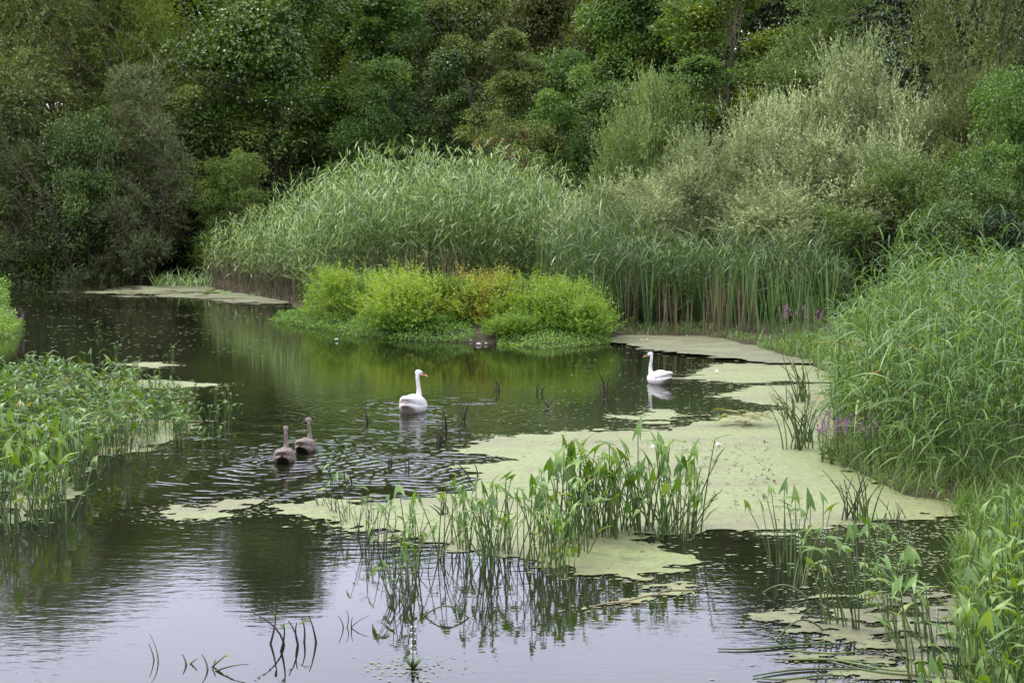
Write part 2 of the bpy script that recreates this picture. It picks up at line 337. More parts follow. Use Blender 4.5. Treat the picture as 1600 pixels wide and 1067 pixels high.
def mat_sheet(name, pix, label, mat, cell=0.06, amp=0.45, freq=1.6, holes=0.0, seed=1, z=0.006, hf=1.0):
    P = W(pix); lo = P.min(0) - 0.5; hi = P.max(0) + 0.5
    xs = np.arange(lo[0], hi[0], cell); ys = np.arange(lo[1], hi[1], cell * 1.3)
    X, Y = np.meshgrid(xs, ys); sh = X.shape; x = X.ravel(); y = Y.ravel()
    fld = -sdf(P, x, y) - 0.04 + amp * (1.1 * fbm(x * freq * 0.7, y * freq, seed, 3) + 1.9 * fbm(x * freq * 2.6, y * freq * 4.6, seed + 50, 6))
    if holes: fld = np.minimum(fld, (fbm(x * 1.1 * hf, y * 2.2 * hf, seed + 9, 6) + 0.28 - holes) * 0.9)
    ny, nx = sh; i = (np.arange(ny - 1)[:, None] * nx + np.arange(nx - 1)[None]).ravel()
    T = np.concatenate([np.stack([i, i + 1, i + nx + 1], 1), np.stack([i, i + nx + 1, i + nx], 1)])
    s = (fld[T] > 0); cnt = s.sum(1)
    zz = z + 0.003 * vnoise(x * 9, y * 9, 5)
    V3 = np.stack([x, y, zz], 1); g = Geo()
    full = T[cnt == 3]
    used = np.unique(full); re = np.zeros(len(x), int); re[used] = np.arange(len(used))
    if len(full): g.add(V3[used], re[full])
    def ip(a, b):
        t = (fld[a] / (fld[a] - fld[b]))[:, None]; return V3[a] * (1 - t) + V3[b] * t
    for c in (1, 2):
        t = T[cnt == c]; ss = s[cnt == c]
        if not len(t): continue
        k = np.argmax(ss if c == 1 else ~ss, axis=1); ar = np.arange(len(t))
        a, b, d = t[ar, k], t[ar, (k + 1) % 3], t[ar, (k + 2) % 3]
        p1, p2 = ip(a, b), ip(a, d)
        if c == 1: g.add(np.stack([V3[a], p1, p2], 1), np.arange(len(t) * 3).reshape(-1, 3))
        else: g.add(np.stack([p1, V3[b], V3[d], p2], 1), np.arange(len(t) * 4).reshape(-1, 4))
    cand = rng.permutation(np.nonzero((fld < 0.01) & (fld > -0.4))[0]); cand = cand[rng.random(len(cand)) < 0.9 * np.exp(fld[cand] * 8)][:9000]; m = len(cand)
    if m:                                               # loose fronds breaking away along the edge
        c = np.stack([x[cand] + rng.normal(0, cell, m), y[cand] + rng.normal(0, cell, m), np.full(m, 0.005)], 1)[:, None]
        sz = cell * (0.12 + 0.5 * rng.random(m) ** 2)[:, None]; an = rng.random(m)[:, None] * 6.28 + np.array([0, 1.4, 3.0, 4.5])[None]
        g.add((c + np.stack([np.cos(an) * sz * 1.5, np.sin(an) * sz, 0 * an], -1)).reshape(-1, 3), np.arange(m * 4).reshape(-1, 4))
    o = obj(name, g.mesh(name, mat)); return tag(o, label, 'duckweed', None, 'stuff')

mat_sheet('duckweed_mat', [(430, 790), (500, 776), (560, 783), (640, 780), (700, 768), (742, 748), (735, 727), (815, 717), (690, 706), (720, 692), (800, 681), (900, 676), (1000, 670), (1065, 664), (1130, 652), (1205, 641), (1225, 625), (1330, 610), (1330, 650), (1310, 720), (1420, 770), (1550, 795), (1540, 806), (1480, 808), (1390, 815), (1300, 822), (1200, 836), (1130, 827), (1050, 832), (975, 842), (1080, 862), (1150, 884), (1060, 888), (990, 902), (900, 893), (800, 872), (680, 850), (560, 832), (500, 818), (430, 806)],
    'broad pale green duckweed mat covering the pond around the arrowhead clumps', M['duck'], 0.05, 0.42, 1.5, 0, 3)
mat_sheet('duckweed_mat', [(245, 800), (270, 793), (310, 794), (345, 782), (395, 778), (412, 785), (375, 797), (358, 806), (300, 815), (258, 811)],
    'small detached duckweed patch floating on open rippled water', M['duck'], 0.04, 0.3, 2.2, 0, 5)
mat_sheet('duckweed_mat', [(1055, 592), (1120, 570), (1200, 563), (1310, 570), (1300, 598), (1235, 596), (1150, 601)],
    'pale duckweed tongue beside the swan that faces left', M['duck'], 0.06, 0.5, 1.2, 0, 8)
mat_sheet('duckweed_mat', [(1105, 618), (1180, 604), (1300, 598), (1310, 632), (1230, 636), (1180, 630)],
    'duckweed tongue reaching from the reedy bank between two dark inlets', M['duck'], 0.06, 0.5, 1.2, 0, 11)
mat_sheet('duckweed_mat', [(940, 534), (960, 519), (1100, 519), (1200, 538), (1300, 560), (1290, 570), (1200, 570), (1110, 563), (1040, 553)],
    'brownish green algae mat at the foot of the cattails', M['duckb'], 0.08, 0.7, 0.9, 0.0, 13, 0.05)
mat_sheet('duckweed_mat', [(965, 650), (1030, 640), (1120, 650), (1060, 662), (980, 666)],
    'thin broken duckweed film off the edge of the broad mat', M['duck'], 0.05, 0.9, 1.4, 0.2, 15)
mat_sheet('duckweed_mat', [(1195, 960), (1280, 925), (1380, 925), (1500, 945), (1560, 1000), (1560, 1090), (1230, 1090), (1290, 1010), (1230, 985)],
    'patchy debris-strewn duckweed among leaning stalks beside the grassy corner bank', M['duckb'], 0.025, 0.6, 2.0, 0.20, 17, hf=2.6)
mat_sheet('duckweed_mat', [(930, 950), (1010, 925), (1110, 915), (1100, 930), (1020, 938), (960, 952)],
    'torn sliver of duckweed below the arrowhead clump', M['duck'], 0.03, 0.5, 2.4, 0.1, 19)
mat_sheet('duckweed_mat', [(165, 570), (225, 566), (292, 571), (240, 576)], 'narrow pale duckweed streak beyond the leafy shallows', M['duck'], 0.06, 0.35, 1.2, 0, 21)
mat_sheet('duckweed_mat', [(120, 596), (235, 594), (350, 600), (300, 606), (240, 607), (120, 604)], 'pale duckweed streak half hidden by the leafy shallows', M['duck'], 0.06, 0.35, 1.2, 0, 23)
mat_sheet('duckweed_mat', [(0, 650), (180, 640), (300, 660), (270, 690), (240, 705), (120, 720), (120, 760), (60, 810), (0, 830)], 'duckweed showing between the stalks of the leafy shallows', M['duck'], 0.06, 0.5, 1.4, 0.0, 25)
mat_sheet('duckweed_mat', [(95, 456), (230, 449), (320, 444), (450, 468), (460, 478), (300, 466), (180, 460)], 'brownish floating mat along the foot of the tall reed bed', M['duckb'], 0.10, 2.2, 0.6, 0.12, 27)

# loose fronds and specks drifting on the water
def specks(n, pix, size, label, seed):
    P = W(pix); lo, hi = P.min(0), P.max(0)
    p = lo + rng.random((n * 4, 2)) * (hi - lo)
    p = p[(sdf(P, p[:, 0], p[:, 1]) < 0) & (fbm(p[:, 0] * 0.7, p[:, 1] * 1.5, seed, 4) > -0.05)][:n]
    k = len(p); a = rng.random(k) * 6.28; s = size * (0.5 + rng.random(k))
    c = np.stack([p[:, 0], p[:, 1], np.full(k, 0.005)], 1)[:, None]
    an = a[:, None] + np.array([0, 1.3, 3.1, 4.6])[None]
    V = c + np.stack([np.cos(an) * s[:, None] * 1.4, np.sin(an) * s[:, None], 0 * an], -1)
    g = Geo().add(V.reshape(-1, 3), np.arange(k * 4).reshape(-1, 4))
    tag(obj('floating_duckweed', g.mesh('floating_duckweed', M['duck'])), label, 'duckweed', None, 'stuff')
specks(900, [(20, 445), (420, 480), (420, 560), (120, 560), (20, 530)], 0.025, 'pale specks drifting on the dark water under the trees', 31)
specks(700, [(1300, 825), (1530, 815), (1480, 890), (1400, 920), (1180, 910), (1180, 850)], 0.012, 'pale specks drifting on the dark inlet by the grassy bank', 33)
specks(500, [(900, 560), (1230, 570), (1200, 660), (700, 700), (740, 660)], 0.016, 'pale specks drifting near the swan that faces left', 35)

# brown scraps lying on the broad mat
g = Geo(); P = W([(850, 690), (1200, 690), (1220, 800), (1150, 800), (900, 740)])
lo, hi = P.min(0), P.max(0); p = lo + rng.random((420, 2)) * (hi - lo); p = p[sdf(P, p[:, 0], p[:, 1]) < 0]
k = len(p); D = rnd_dirs(k); D[:, 2] = np.abs(D[:, 2]) * 0.4
V, Q = leaf_quads(np.stack([p[:, 0], p[:, 1], np.full(k, 0.012)], 1), D, np.tile([0, 0, 1.0], (k, 1)), 0.02 + rng.random(k) ** 2 * 0.07, 0.015 + rng.random(k) * 0.03)
g.add(V, Q, np.repeat(rng.random(k), 4)); tag(obj('floating_debris', g.mesh('floating_debris', M['darkstalk'])), 'scattered brown leaf scraps lying on the broad duckweed mat', 'debris', None, 'stuff')

# ------------------------------------------------------------------ trees
def make_tree(h, r, nclump, per, lL, lW, style='broad', skirt=0.12, seed=0, crook=0.5, shell=0.5, nstem=1, spiky=0.0):
    """returns (trunk mesh geo, crown geo) at real size, base at the origin"""
    st = np.random.default_rng(seed); tr = Geo(); cr = Geo()
    forks = []
    for s_ in range(nstem):
        n = 7; t = np.linspace(0, 1, n)
        lean = st.normal(0, 0.12 + 0.25 * (nstem > 1), 2) * h * (1 if nstem > 1 else 0.4)
        pts = np.stack([lean[0] * t + np.cumsum(st.normal(0, 0.035 * h * crook, n)) * t, lean[1] * t + np.cumsum(st.normal(0, 0.02 * h * crook, n)) * t, t * h * (0.86 if nstem == 1 else 0.66) - 0.3 * (1 - t)], 1)
        r0 = 0.013 * h / nstem ** 0.8 + 0.025
        tr.add(*tube(pts, r0 * (1 - t * 0.85), 6), 0.5); forks.append(pts)
    # clump centres: rounded envelope with uneven radius
    nl = 9 if h > 10 else 8
    lob = []
    for i in range(nl):
        zf = (i + st.random()) / nl; a = i * 2.4 + st.normal(0, .5)
        wz = math.sqrt(max(.12, 1 - ((zf - .3) / .78) ** 2)); lr = r * (.30 + .26 * st.random()) * (.65 + .35 * wz)
        rr = max(0, r * wz * (.75 + .4 * st.random()) - lr * .8)
        lob.append((rr * math.cos(a), rr * math.sin(a), max(lr * .5, (skirt + (1 - skirt) * zf) * h - lr * .55 * zf), lr))
    lob = np.array(lob); li = st.integers(0, nl, nclump)
    dd = st.normal(0, 1, (nclump, 3)); dd[:, 2] += .25; dd = nrm(dd)
    cs = lob[li, :3] + dd * (lob[li, 3] * (.55 + .5 * st.random(nclump)))[:, None] * np.array([1.0, 1.0, 1.15])
    cs[:, 2] = np.clip(cs[:, 2], .03 * h, 1.0 * h)
    size = r * (0.11 + 0.20 * st.random(nclump) ** 1.5)
    for c, s in zip(cs, size):
        f = forks[st.integers(len(forks))]
        k = min(len(f) - 2, max(0, int((c[2] / h - 0.25) * len(f))))
        a = f[k]; mid = (a + c) / 2 + np.array([0, 0, 0.06 * h]) * st.random() + st.normal(0, 0.04 * r, 3)
        rad = 0.010 * h * (0.2 + 0.25 * st.random()) * (0.5 if nstem == 1 else 0.25) + 0.010
        if st.random() < 0.35: continue
        tq = np.linspace(0, 1, 7)[:, None]; bz = a * (1 - tq) ** 2 + 2 * mid * tq * (1 - tq) + (c + (c - mid) * .2) * tq ** 2
        bz[1:-1] += st.normal(0, .05 * np.linalg.norm(c - a) / 2.2, (5, 3))
        tr.add(*tube(bz, rad * np.linspace(1, .12, 7), 4), 0.5)
    # leaves
    ci = np.repeat(np.arange(nclump), per); n = len(ci)
    crnd = st.random(nclump)
    if style == 'broad':
        d = st.normal(0, 1, (n, 3)); d[:, 2] += 0.35; d = nrm(d)
        q = (0.45 + 0.55 * st.random(n) ** 0.4)[:, None] * size[ci][:, None]
        wob = 1 + 0.35 * np.sin(d[:, 0:1] * 7 + ci[:, None]) * np.sin(d[:, 1:2] * 6 + ci[:, None] * 2)
        q = q * np.where(st.random(n) < 0.10, 1.0 + 0.7 * st.random(n), 1.0)[:, None]
        P = cs[ci] + d * q * wob * np.array([1.2, 1.2, 0.7])
        D = d * 0.7 + st.normal(0, 0.6, (n, 3)) + np.array([0, 0, -0.25]); N = d + np.array([0, 0, 0.5]) + st.normal(0, 0.5, (n, 3))
        V, Q = leaf_quads(P, D, N, lL * (0.6 + 0.7 * st.random(n)), lW * (0.6 + 0.7 * st.random(n)))
        rv = 0.55 * crnd[ci] + 0.45 * st.random(n)
        cr.add(V, Q, np.repeat(rv, 4))
    else:
        m = 14                                           # leaves on each shoot
        ns = n // m; si = np.repeat(np.arange(nclump), per // m)[:ns]; ns = len(si)
        d = st.normal(0, 1, (ns, 3)); d[:, 2] += 0.4; d = nrm(d)
        if style == 'droop': g_ = np.array([0, 0, -0.8]); upb = 0.1
        else: g_ = np.array([0, 0, 0.15]); upb = 0.45 + spiky * 0.5
        B = cs[si] + d * (size[si] * (0.25 + 0.55 * st.random(ns)))[:, None]
        sd = nrm(d * 0.8 + np.array([0, 0, upb]) + st.normal(0, 0.35, (ns, 3)))
        sl = size[si] * (0.6 + 0.7 * st.random(ns)) * (1 + spiky * 0.6 * (st.random(ns) > 0.85))
        t = np.tile((np.arange(m) + 0.5) / m, ns)[:, None]; k = np.repeat(np.arange(ns), m)
        P = B[k] + sd[k] * sl[k][:, None] * t + g_ * sl[k][:, None] * 0.5 * t ** 2
        D = sd[k] * 0.8 + st.normal(0, 0.55, (len(k), 3)) + g_ * 0.4
        N = st.normal(0, 0.7, (len(k), 3)) + np.array([0, 0, 0.8])
        V, Q = leaf_quads(P, D, N, lL * (0.6 + 0.7 * st.random(len(k))), lW * (0.7 + 0.6 * st.random(len(k))), 0.25)
        rv = 0.3 * crnd[si][k] + 0.3 * st.random(ns)[k] + 0.4 * st.random(len(k))
        cr.add(V, Q, np.repeat(rv, 4))
    return tr, cr
VAR = {}
def variant(key, h, r, *a, **k):
    tr, cr = make_tree(h, r, *a, **k)
    VAR[key] = (tr.mesh(key + '_trunk', M['bark'], True), cr.mesh(key + '_crown', M['midleaf']), h, r)
variant('broad0', 18, 6.0, 150, 700, 0.21, 0.155, seed=1, skirt=0.06)
variant('broad1', 18, 5.6, 140, 680, 0.20, 0.15, seed=2, skirt=0.06)
variant('broad2', 12, 4.2, 115, 560, 0.165, 0.12, seed=3, skirt=0.05)
variant('broad2s', 14, 3.1, 115, 520, 0.165, 0.12, seed=13, skirt=0.05)
variant('shrub0', 7, 3.2, 85, 500, 0.125, 0.085, seed=4, skirt=0.03, nstem=4)
variant('shrub0s', 9, 2.0, 85, 420, 0.135, 0.09, seed=14, skirt=0.03, nstem=3)
variant('shrub1', 8, 4.2, 70, 420, 0.20, 0.15, seed=9, skirt=0.02, nstem=4)
variant('willow0', 18, 6.5, 160, 700, 0.24, 0.066, 'droop', seed=5, skirt=0.03, nstem=3)
variant('willow1', 11, 4.5, 120, 560, 0.19, 0.055, 'up', seed=6, skirt=0.04, nstem=3)
variant('willow1s', 13, 3.0, 120, 504, 0.19, 0.055, 'up', seed=16, skirt=0.04, nstem=3)
variant('willowbush0', 7, 3.6, 125, 504, 0.15, 0.050, 'up', seed=7, skirt=0.03, nstem=5, spiky=0.5)
variant('willowbush1', 6.5, 3.6, 115, 504, 0.15, 0.050, 'up', seed=8, skirt=0.03, nstem=5, spiky=0.5)

def plant_tree(name, label, cx, top, hw, Y, var, mat, group=None, bark='bark', cat='tree', rz=None):
    x = px_x(cx, Y); z0 = ground(x, Y); ztop = at_depth(cx, top, Y)[2]
    wh = (ztop - z0) / (hw * Y / F)                       # slender trees use the slender form of their kind
    if wh > 4.2 and var + 's' in VAR: var += 's'
    tm, cm, h, r = VAR[var]
    sz = (ztop - z0) / h; sx = hw * Y / F / r * (1.3 if name == 'woodland_tree' else 1.15)
    if sz > sx * 1.45: sx = sz / 1.45
    t = thing(name, label, cat, (x, Y, z0), random.random() * 6.28 if rz is None else rz, group, (sx, sx, sz))
    obj('trunk', tm, t, mat=M[bark]); obj('crown', cm, t, mat=M[mat])
    return t
BK = 'tall trees at the back of the wood'
for i, (cx, top, hw, Y, v, m) in enumerate([(-150, -110, 170, 98, 'broad0', 'olive'), (60, -70, 160, 100, 'broad1', 'midleaf'), (250, -80, 150, 102, 'broad0', 'olive'), (480, -70, 150, 104, 'broad1', 'midleaf'), (570, -60, 120, 99, 'broad0', 'alder'), (650, -70, 130, 100, 'broad0', 'midleaf'), (740, -55, 110, 105, 'broad1', 'alder'), (820, -75, 130, 103, 'broad1', 'olive'), (900, -60, 120, 98, 'broad0', 'midleaf'), (980, -80, 140, 101, 'broad0', 'midleaf'), (1120, -150, 150, 98, 'broad1', 'midleaf'), (1290, -190, 160, 97, 'broad0', 'alder'), (1460, -210, 160, 96, 'broad1', 'midleaf'), (1640, -210, 170, 95, 'broad0', 'olive')]):
    plant_tree('woodland_tree', ['tall olive tree far behind the outermost shaded willow', 'tall green tree far behind the huge willow', 'tall olive tree far behind the yellow green willow', 'tall green tree far behind the dark alder', 'tall dark tree far behind the silvery willow top', 'tall green tree far behind the mid green tree next to the alder', 'tall dark tree far behind the olive tree over the gap', 'tall olive tree far behind the yellow tinged dome', 'tall green tree far behind the rusty tinged tree', 'tall green tree far behind the yellow olive tree', 'tall green tree far behind the yellow green tree by the silver willows', 'tall dark green tree far behind the pale upright willow', 'tall green tree far behind the very dark evergreen', 'tall olive tree far behind the feathery olive grey willow'][i], cx, top, hw, Y, v, m, BK)
T = plant_tree
for i in range(19):
    cx = -120 + i * 98
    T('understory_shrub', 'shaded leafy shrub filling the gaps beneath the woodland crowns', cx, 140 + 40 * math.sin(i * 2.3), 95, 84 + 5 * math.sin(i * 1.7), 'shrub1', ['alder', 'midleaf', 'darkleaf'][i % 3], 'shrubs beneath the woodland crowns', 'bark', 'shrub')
for i, cx in enumerate([-60, 30, 120, 205, 290, 350, 430, 520]):
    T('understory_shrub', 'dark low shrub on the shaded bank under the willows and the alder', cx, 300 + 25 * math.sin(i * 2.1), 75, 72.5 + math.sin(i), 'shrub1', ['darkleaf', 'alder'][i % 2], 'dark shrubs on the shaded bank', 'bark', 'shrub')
for i, cx in enumerate([1480, 1560, 1640]):
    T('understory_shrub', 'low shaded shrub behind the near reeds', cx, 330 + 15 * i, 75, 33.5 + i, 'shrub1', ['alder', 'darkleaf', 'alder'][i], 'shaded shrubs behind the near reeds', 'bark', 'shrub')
T('willow_tree', 'huge olive grey willow with leaning pale limbs overhanging the dark water', 40, -150, 210, 73, 'willow0', 'olivewillow', None, 'palebark')
T('willow_tree', 'yellow green willow crown between the huge willow and the dark alder', 205, -90, 115, 77, 'willow0', 'yellowish', None, 'palebark')
T('willow_shrub', 'grey leaved willow shrub standing at the water under the huge willow', 225, 125, 72, 66, 'willow1', 'greywillow', None, 'bark', 'shrub')
T('willow_shrub', 'dull grey willow thicket low over the dark water', 95, 240, 130, 67, 'willow1', 'greywillow', None, 'bark', 'shrub')
T('willow_shrub', 'shaded grey willow at the outermost bend of the far bank', -40, 180, 110, 66, 'willow1', 'olivewillow', None, 'bark', 'shrub')
T('alder_shrub', 'dark glossy broadleaf shrub in front of the huge willow', 135, 180, 75, 65, 'shrub0', 'alder', None, 'bark', 'shrub')
T('alder_tree', 'tall dense dark green alder behind the left end of the reed bed', 425, -110, 155, 76, 'broad0', 'alder')
T('olive_bush', 'olive green bush against the dark alder', 318, 120, 62, 71, 'shrub0', 'olive', None, 'bark', 'shrub')
T('olive_bush', 'yellowish low bush where the reed bed meets the dark trees', 365, 240, 58, 66, 'shrub0', 'yellowish', None, 'bark', 'shrub')
T('willow_tree', 'silvery willow top peeping out behind the mid green trees', 570, 5, 45, 90, 'willow1', 'silver')
T('woodland_tree', 'mid green tree right of the dark alder', 615, -40, 85, 82, 'broad2', 'midleaf')
T('woodland_tree', 'yellowish green tree behind the reed bed, beside the alder', 540, -40, 90, 88, 'broad1', 'yellowish')
T('woodland_tree', 'leafy green tree low behind the reed bed', 600, 110, 70, 74, 'broad2', 'midleaf')
T('woodland_tree', 'dark green tree in the gap behind the hawthorn', 700, 90, 60, 75, 'broad2', 'alder')
T('woodland_tree', 'olive tree high above the dark gap', 720, -30, 80, 86, 'broad1', 'olive')
T('woodland_tree', 'small tree with a yellow tinged dome above the hawthorn', 798, 58, 62, 72, 'broad2', 'olive')
T('woodland_tree', 'rusty tinged tree above the yellow tinged dome', 860, -50, 85, 86, 'broad1', 'rusty')
T('woodland_tree', 'fresh green sapling right of the hawthorn', 885, 85, 42, 67, 'shrub0', 'freshleaf')
T('woodland_tree', 'yellow olive tree behind the fresh green sapling', 945, -10, 70, 80, 'broad2', 'yellowish')
T('woodland_tree', 'dark leafy tree behind the reeds and the hawthorn', 955, 150, 75, 66, 'broad2', 'alder')
T('woodland_tree', 'tall green tree left of the silver willows', 1030, -110, 105, 80, 'broad1', 'freshleaf')
T('willow_shrub', 'greyish willow shrub beside the silver willow slope', 1010, 150, 60, 58, 'willowbush1', 'palewillow', None, 'bark', 'shrub')
T('woodland_tree', 'yellow green tree behind the silver willows', 1135, -40, 95, 64, 'broad2', 'yellowish')
T('woodland_tree', 'mid green shrub tree low behind the silver willow slope', 1080, 100, 75, 60, 'broad2', 'midleaf')
T('woodland_tree', 'dark tree at the top between yellow green tree and pale willow', 1235, -180, 120, 80, 'broad1', 'darkleaf')
T('willow_tree', 'pale green upright willow above the silver willow', 1290, -20, 105, 60, 'willow1', 'palewillow')
T('holly_tree', 'very dark evergreen tree in the gap above the willows', 1440, -200, 130, 74, 'broad0', 'darkleaf')
T('willow_tree', 'olive grey feathery willow leaning in at the edge of the wood', 1565, -150, 150, 52, 'willow1', 'olivewillow')
for cx, top, hw, Y, v, lb in [(1335, 112, 110, 47, 'willowbush0', 'tallest silver leaved willow bush with upright shoots'), (1205, 185, 105, 45, 'willowbush1', 'silver leaved willow bush on the slope below the tallest one'), (1095, 238, 95, 43, 'willowbush0', 'silver leaved willow bush halfway down the willow slope'), (990, 296, 100, 41.5, 'willowbush1', 'lowest silver leaved willow bush, touching the reed bed'), (1440, 190, 115, 46, 'willowbush1', 'silver leaved willow bush between the tallest one and the broadleaf shrubs'), (1290, 235, 130, 43.5, 'willowbush1', 'broad silver leaved willow bush in front of the tallest one')]:
    T('silver_willow', lb, cx, top, hw, Y, v, 'silver', None, 'bark', 'willow')
T('willow_shrub', 'dull olive thicket at the foot of the silver willows', 1410, 270, 140, 42, 'willowbush0', 'palewillow', None, 'bark', 'shrub')
T('willow_shrub', 'low silvery thicket directly behind the cattails', 1200, 312, 130, 41.0, 'willowbush0', 'silver', None, 'bark', 'shrub')
T('alder_shrub', 'bright green broadleaf shrub above the near reeds', 1590, 110, 105, 38, 'shrub0', 'freshleaf', None, 'bark', 'shrub')
T('willow_shrub', 'olive willow shrub joining the silver willows to the broadleaf shrubs', 1515, 150, 90, 44, 'willowbush0', 'olivewillow', None, 'bark', 'shrub')
T('alder_shrub', 'dark broadleaf shrub in the shade above the near reeds', 1540, 265, 90, 36, 'shrub0', 'alder', None, 'bark', 'shrub')
ht = T('hawthorn', 'wide hawthorn with red berries behind the reed bed', 800, 185, 80, 63, 'shrub0', 'olive', None, 'bark', 'shrub')
vi = VAR['shrub0'][1]; co = np.zeros(len(vi.vertices) * 3, np.float32); vi.vertices.foreach_get('co', co); co = co.reshape(-1, 3)[::4]
sel = co[(fbm(co[:, 0] * 0.9, co[:, 1] * 0.9 + co[:, 2], 4, 3) > 0.10) & (np.hypot(co[:, 0], co[:, 1]) > 1.2)]
sel = sel[rng.permutation(len(sel))[:2600]]
V, Q = leaf_quads(sel + rng.normal(0, 0.05, sel.shape) * 1.0 + nrm(sel * [1, 1, 0]) * 0.12, rnd_dirs(len(sel)), rnd_dirs(len(sel)), np.full(len(sel), .10), np.full(len(sel), .09))
bo = obj('berries', Geo().add(V, Q, np.repeat(rng.random(len(sel)), 4)).mesh('berries', M['berry']), ht); tag(bo, kind='stuff')

# ------------------------------------------------------------------ reeds
def reed_geo(g, P, h, nl, L, Wd, lean, droop=(0.15, 0.5), bias=(0.25, 0), low=0.2, segs=3, stem_r=0.008, mi=0, rbase=0.0):
    n = len(P); T_ = P + np.stack([rng.normal(lean[0], 0.10, n) * h, rng.normal(lean[1], 0.10, n) * h, h], 1)
    bow = np.stack([rng.normal(0, 0.03, n) * h, rng.normal(0, 0.03, n) * h, 0 * h], 1)
    V, Q, per = stems(P, T_, np.full(n, stem_r), np.full(n, stem_r * 0.4), bow)
    pr = rng.random(n)
    g.add(V, Q, np.repeat(0.25 * pr + rbase, per), mi)
    k = np.repeat(np.arange(n), nl); t = low + (1 - low) * (np.tile(np.arange(nl), n) + rng.random(n * nl) * 0.8) / nl
    t = np.minimum(t, 1)[:, None]
    B = P[k] + (T_ - P)[k] * t + bow[k] * (4 * t * (1 - t))
    az = rng.random(len(k)) * 6.283; D = np.stack([np.cos(az) * 0.75 + bias[0], np.sin(az) * 0.75 + bias[1], 0.30 + 1.1 * rng.random(len(k)) * (0.4 + t[:, 0])], 1)
    dr = droop[0] + (droop[1] - droop[0]) * rng.random(len(k))
    ln = L * (0.6 + 0.6 * rng.random(len(k)))
    V, Q, per = ribbons(B, D, ln, Wd * (0.7 + 0.5 * rng.random(len(k))), dr, segs)
    g.add(V, Q, np.repeat(rbase + 0.35 * pr[k] + 0.65 * rng.random(len(k)), per), mi)
def scatter(n, pxr, Yr, front=None):
    px = pxr[0] + rng.random(n) * (pxr[1] - pxr[0]); Yv = Yr[0] + rng.random(n) ** 1.3 * (Yr[1] - Yr[0])
    return px, Yv, (px - 800) / F * Yv
tops_x = [300, 330, 400, 450, 520, 580, 650, 740, 800, 860, 930, 980]
tops_y = [430, 345, 325, 300, 268, 250, 244, 250, 258, 268, 315, 360]
px, Yv, x = scatter(4200, (312, 960), (46, 63))
front = np.interp(px, [300, 320, 450, 480, 960], [64, 61, 51, 45, 42]); ok = Yv > front + rng.random(len(px)); px, Yv, x, front = px[ok], Yv[ok], x[ok], front[ok]
gz = ground_np(x, Yv); tz = H + (330 - np.interp(px, tops_x, tops_y)) / F * Yv
h = np.maximum(1.0, (tz - gz)) * (0.62 + 0.44 * rng.random(len(px)) ** 0.8) * (0.84 + 0.32 * vnoise(px / 30, Yv * 0.6, 61)) * np.clip(0.72 + 0.28 * (Yv - front) / 5, 0.6, 1)
g = Geo(); reed_geo(g, np.stack([x, Yv, gz - 0.05], 1), h, 10, 0.64, 0.046, (0.02, 0), (0.05, 0.75), (0.10, 0), 0.25, 3, 0.010)
tag(obj('reed_bed', g.mesh('reed_bed', M['reed'], True)), 'tall dense grey green reed bed behind the bright yellow green bushes', 'reeds', None, 'stuff')
# dead brown stems at the foot of the bed
px, Yv, x = scatter(420, (330, 720), (45, 58)); front = np.interp(px, [300, 320, 450, 480, 960], [63, 60, 50, 46, 44]); Yv = front + rng.random(len(px)) * 1.2; x = (px - 800) / F * Yv
gz = ground_np(x, Yv); g = Geo(); n = len(px)
hh = 0.8 + rng.random(n) * 1.1; Tt = np.stack([x + rng.normal(0, .18, n), Yv + rng.normal(0, .15, n), gz + hh], 1)
V, Q, per = stems(np.stack([x, Yv, gz - .05], 1), Tt, np.full(n, .014), np.full(n, .006), rng.normal(0, .05, (n, 3))); g.add(V, Q, np.repeat(rng.random(n), per))
tag(obj('dead_reeds', g.mesh('dead_reeds', M['deadreed'])), 'thin dead brown stems along the foot of the tall reed bed', 'dead reeds', None, 'stuff')
# mixed reeds behind the cattails
px, Yv, x = scatter(1100, (880, 1330), (37.5, 41)); gz = ground_np(x, Yv)
h = (1.7 + 1.2 * rng.random(len(px))) * (0.75 + 0.5 * vnoise(px / 22, Yv, 62)) * np.interp(px, [880, 950, 1050, 1330], [1.2, 1.0, 0.82, 0.72])
g = Geo(); reed_geo(g, np.stack([x, Yv, gz - .05], 1), h, 9, 0.65, 0.032, (0.0, 0), (0.05, 0.6), (0.0, 0), 0.15, 4, 0.008)
tag(obj('reed_bed', g.mesh('reed_bed_behind_cattails', M['cattail'], True)), 'arching green reeds crowding behind the cattails', 'reeds', None, 'stuff')
# near reeds on the bank to the right
NEAR = W([(1300, 655), (1330, 605), (1300, 580), (1370, 560), (1750, 545), (1900, 800), (1540, 792), (1400, 762), (1310, 722)])
def scatter_poly(n, P, mind=0.0):
    lo, hi = P.min(0), P.max(0); out = np.zeros((0, 2))
    while len(out) < n:
        p = lo + rng.random((n * 3, 2)) * (hi - lo); out = np.concatenate([out, p[sdf(P, p[:, 0], p[:, 1]) < -mind]])
    return out[:n]
p = scatter_poly(1900, NEAR); gz = ground_np(p[:, 0], p[:, 1])
pxn = 800 + p[:, 0] / p[:, 1] * F
h = (1.1 + 1.0 * rng.random(len(p))) * np.interp(pxn, [1280, 1400, 1550, 1700], [0.62, 0.9, 1.12, 1.1])
g = Geo(); reed_geo(g, np.stack([p[:, 0], p[:, 1], gz - .03], 1), h, 8, 0.62, 0.026, (-0.10, -0.06), (0.25, 1.0), (-0.25, -0.15), 0.12, 5, 0.006)
tag(obj('reed_bed', g.mesh('near_reed_bed', M['nearreed'], True)), 'lush mass of arching bright green reeds on the near bank', 'reeds', None, 'stuff')
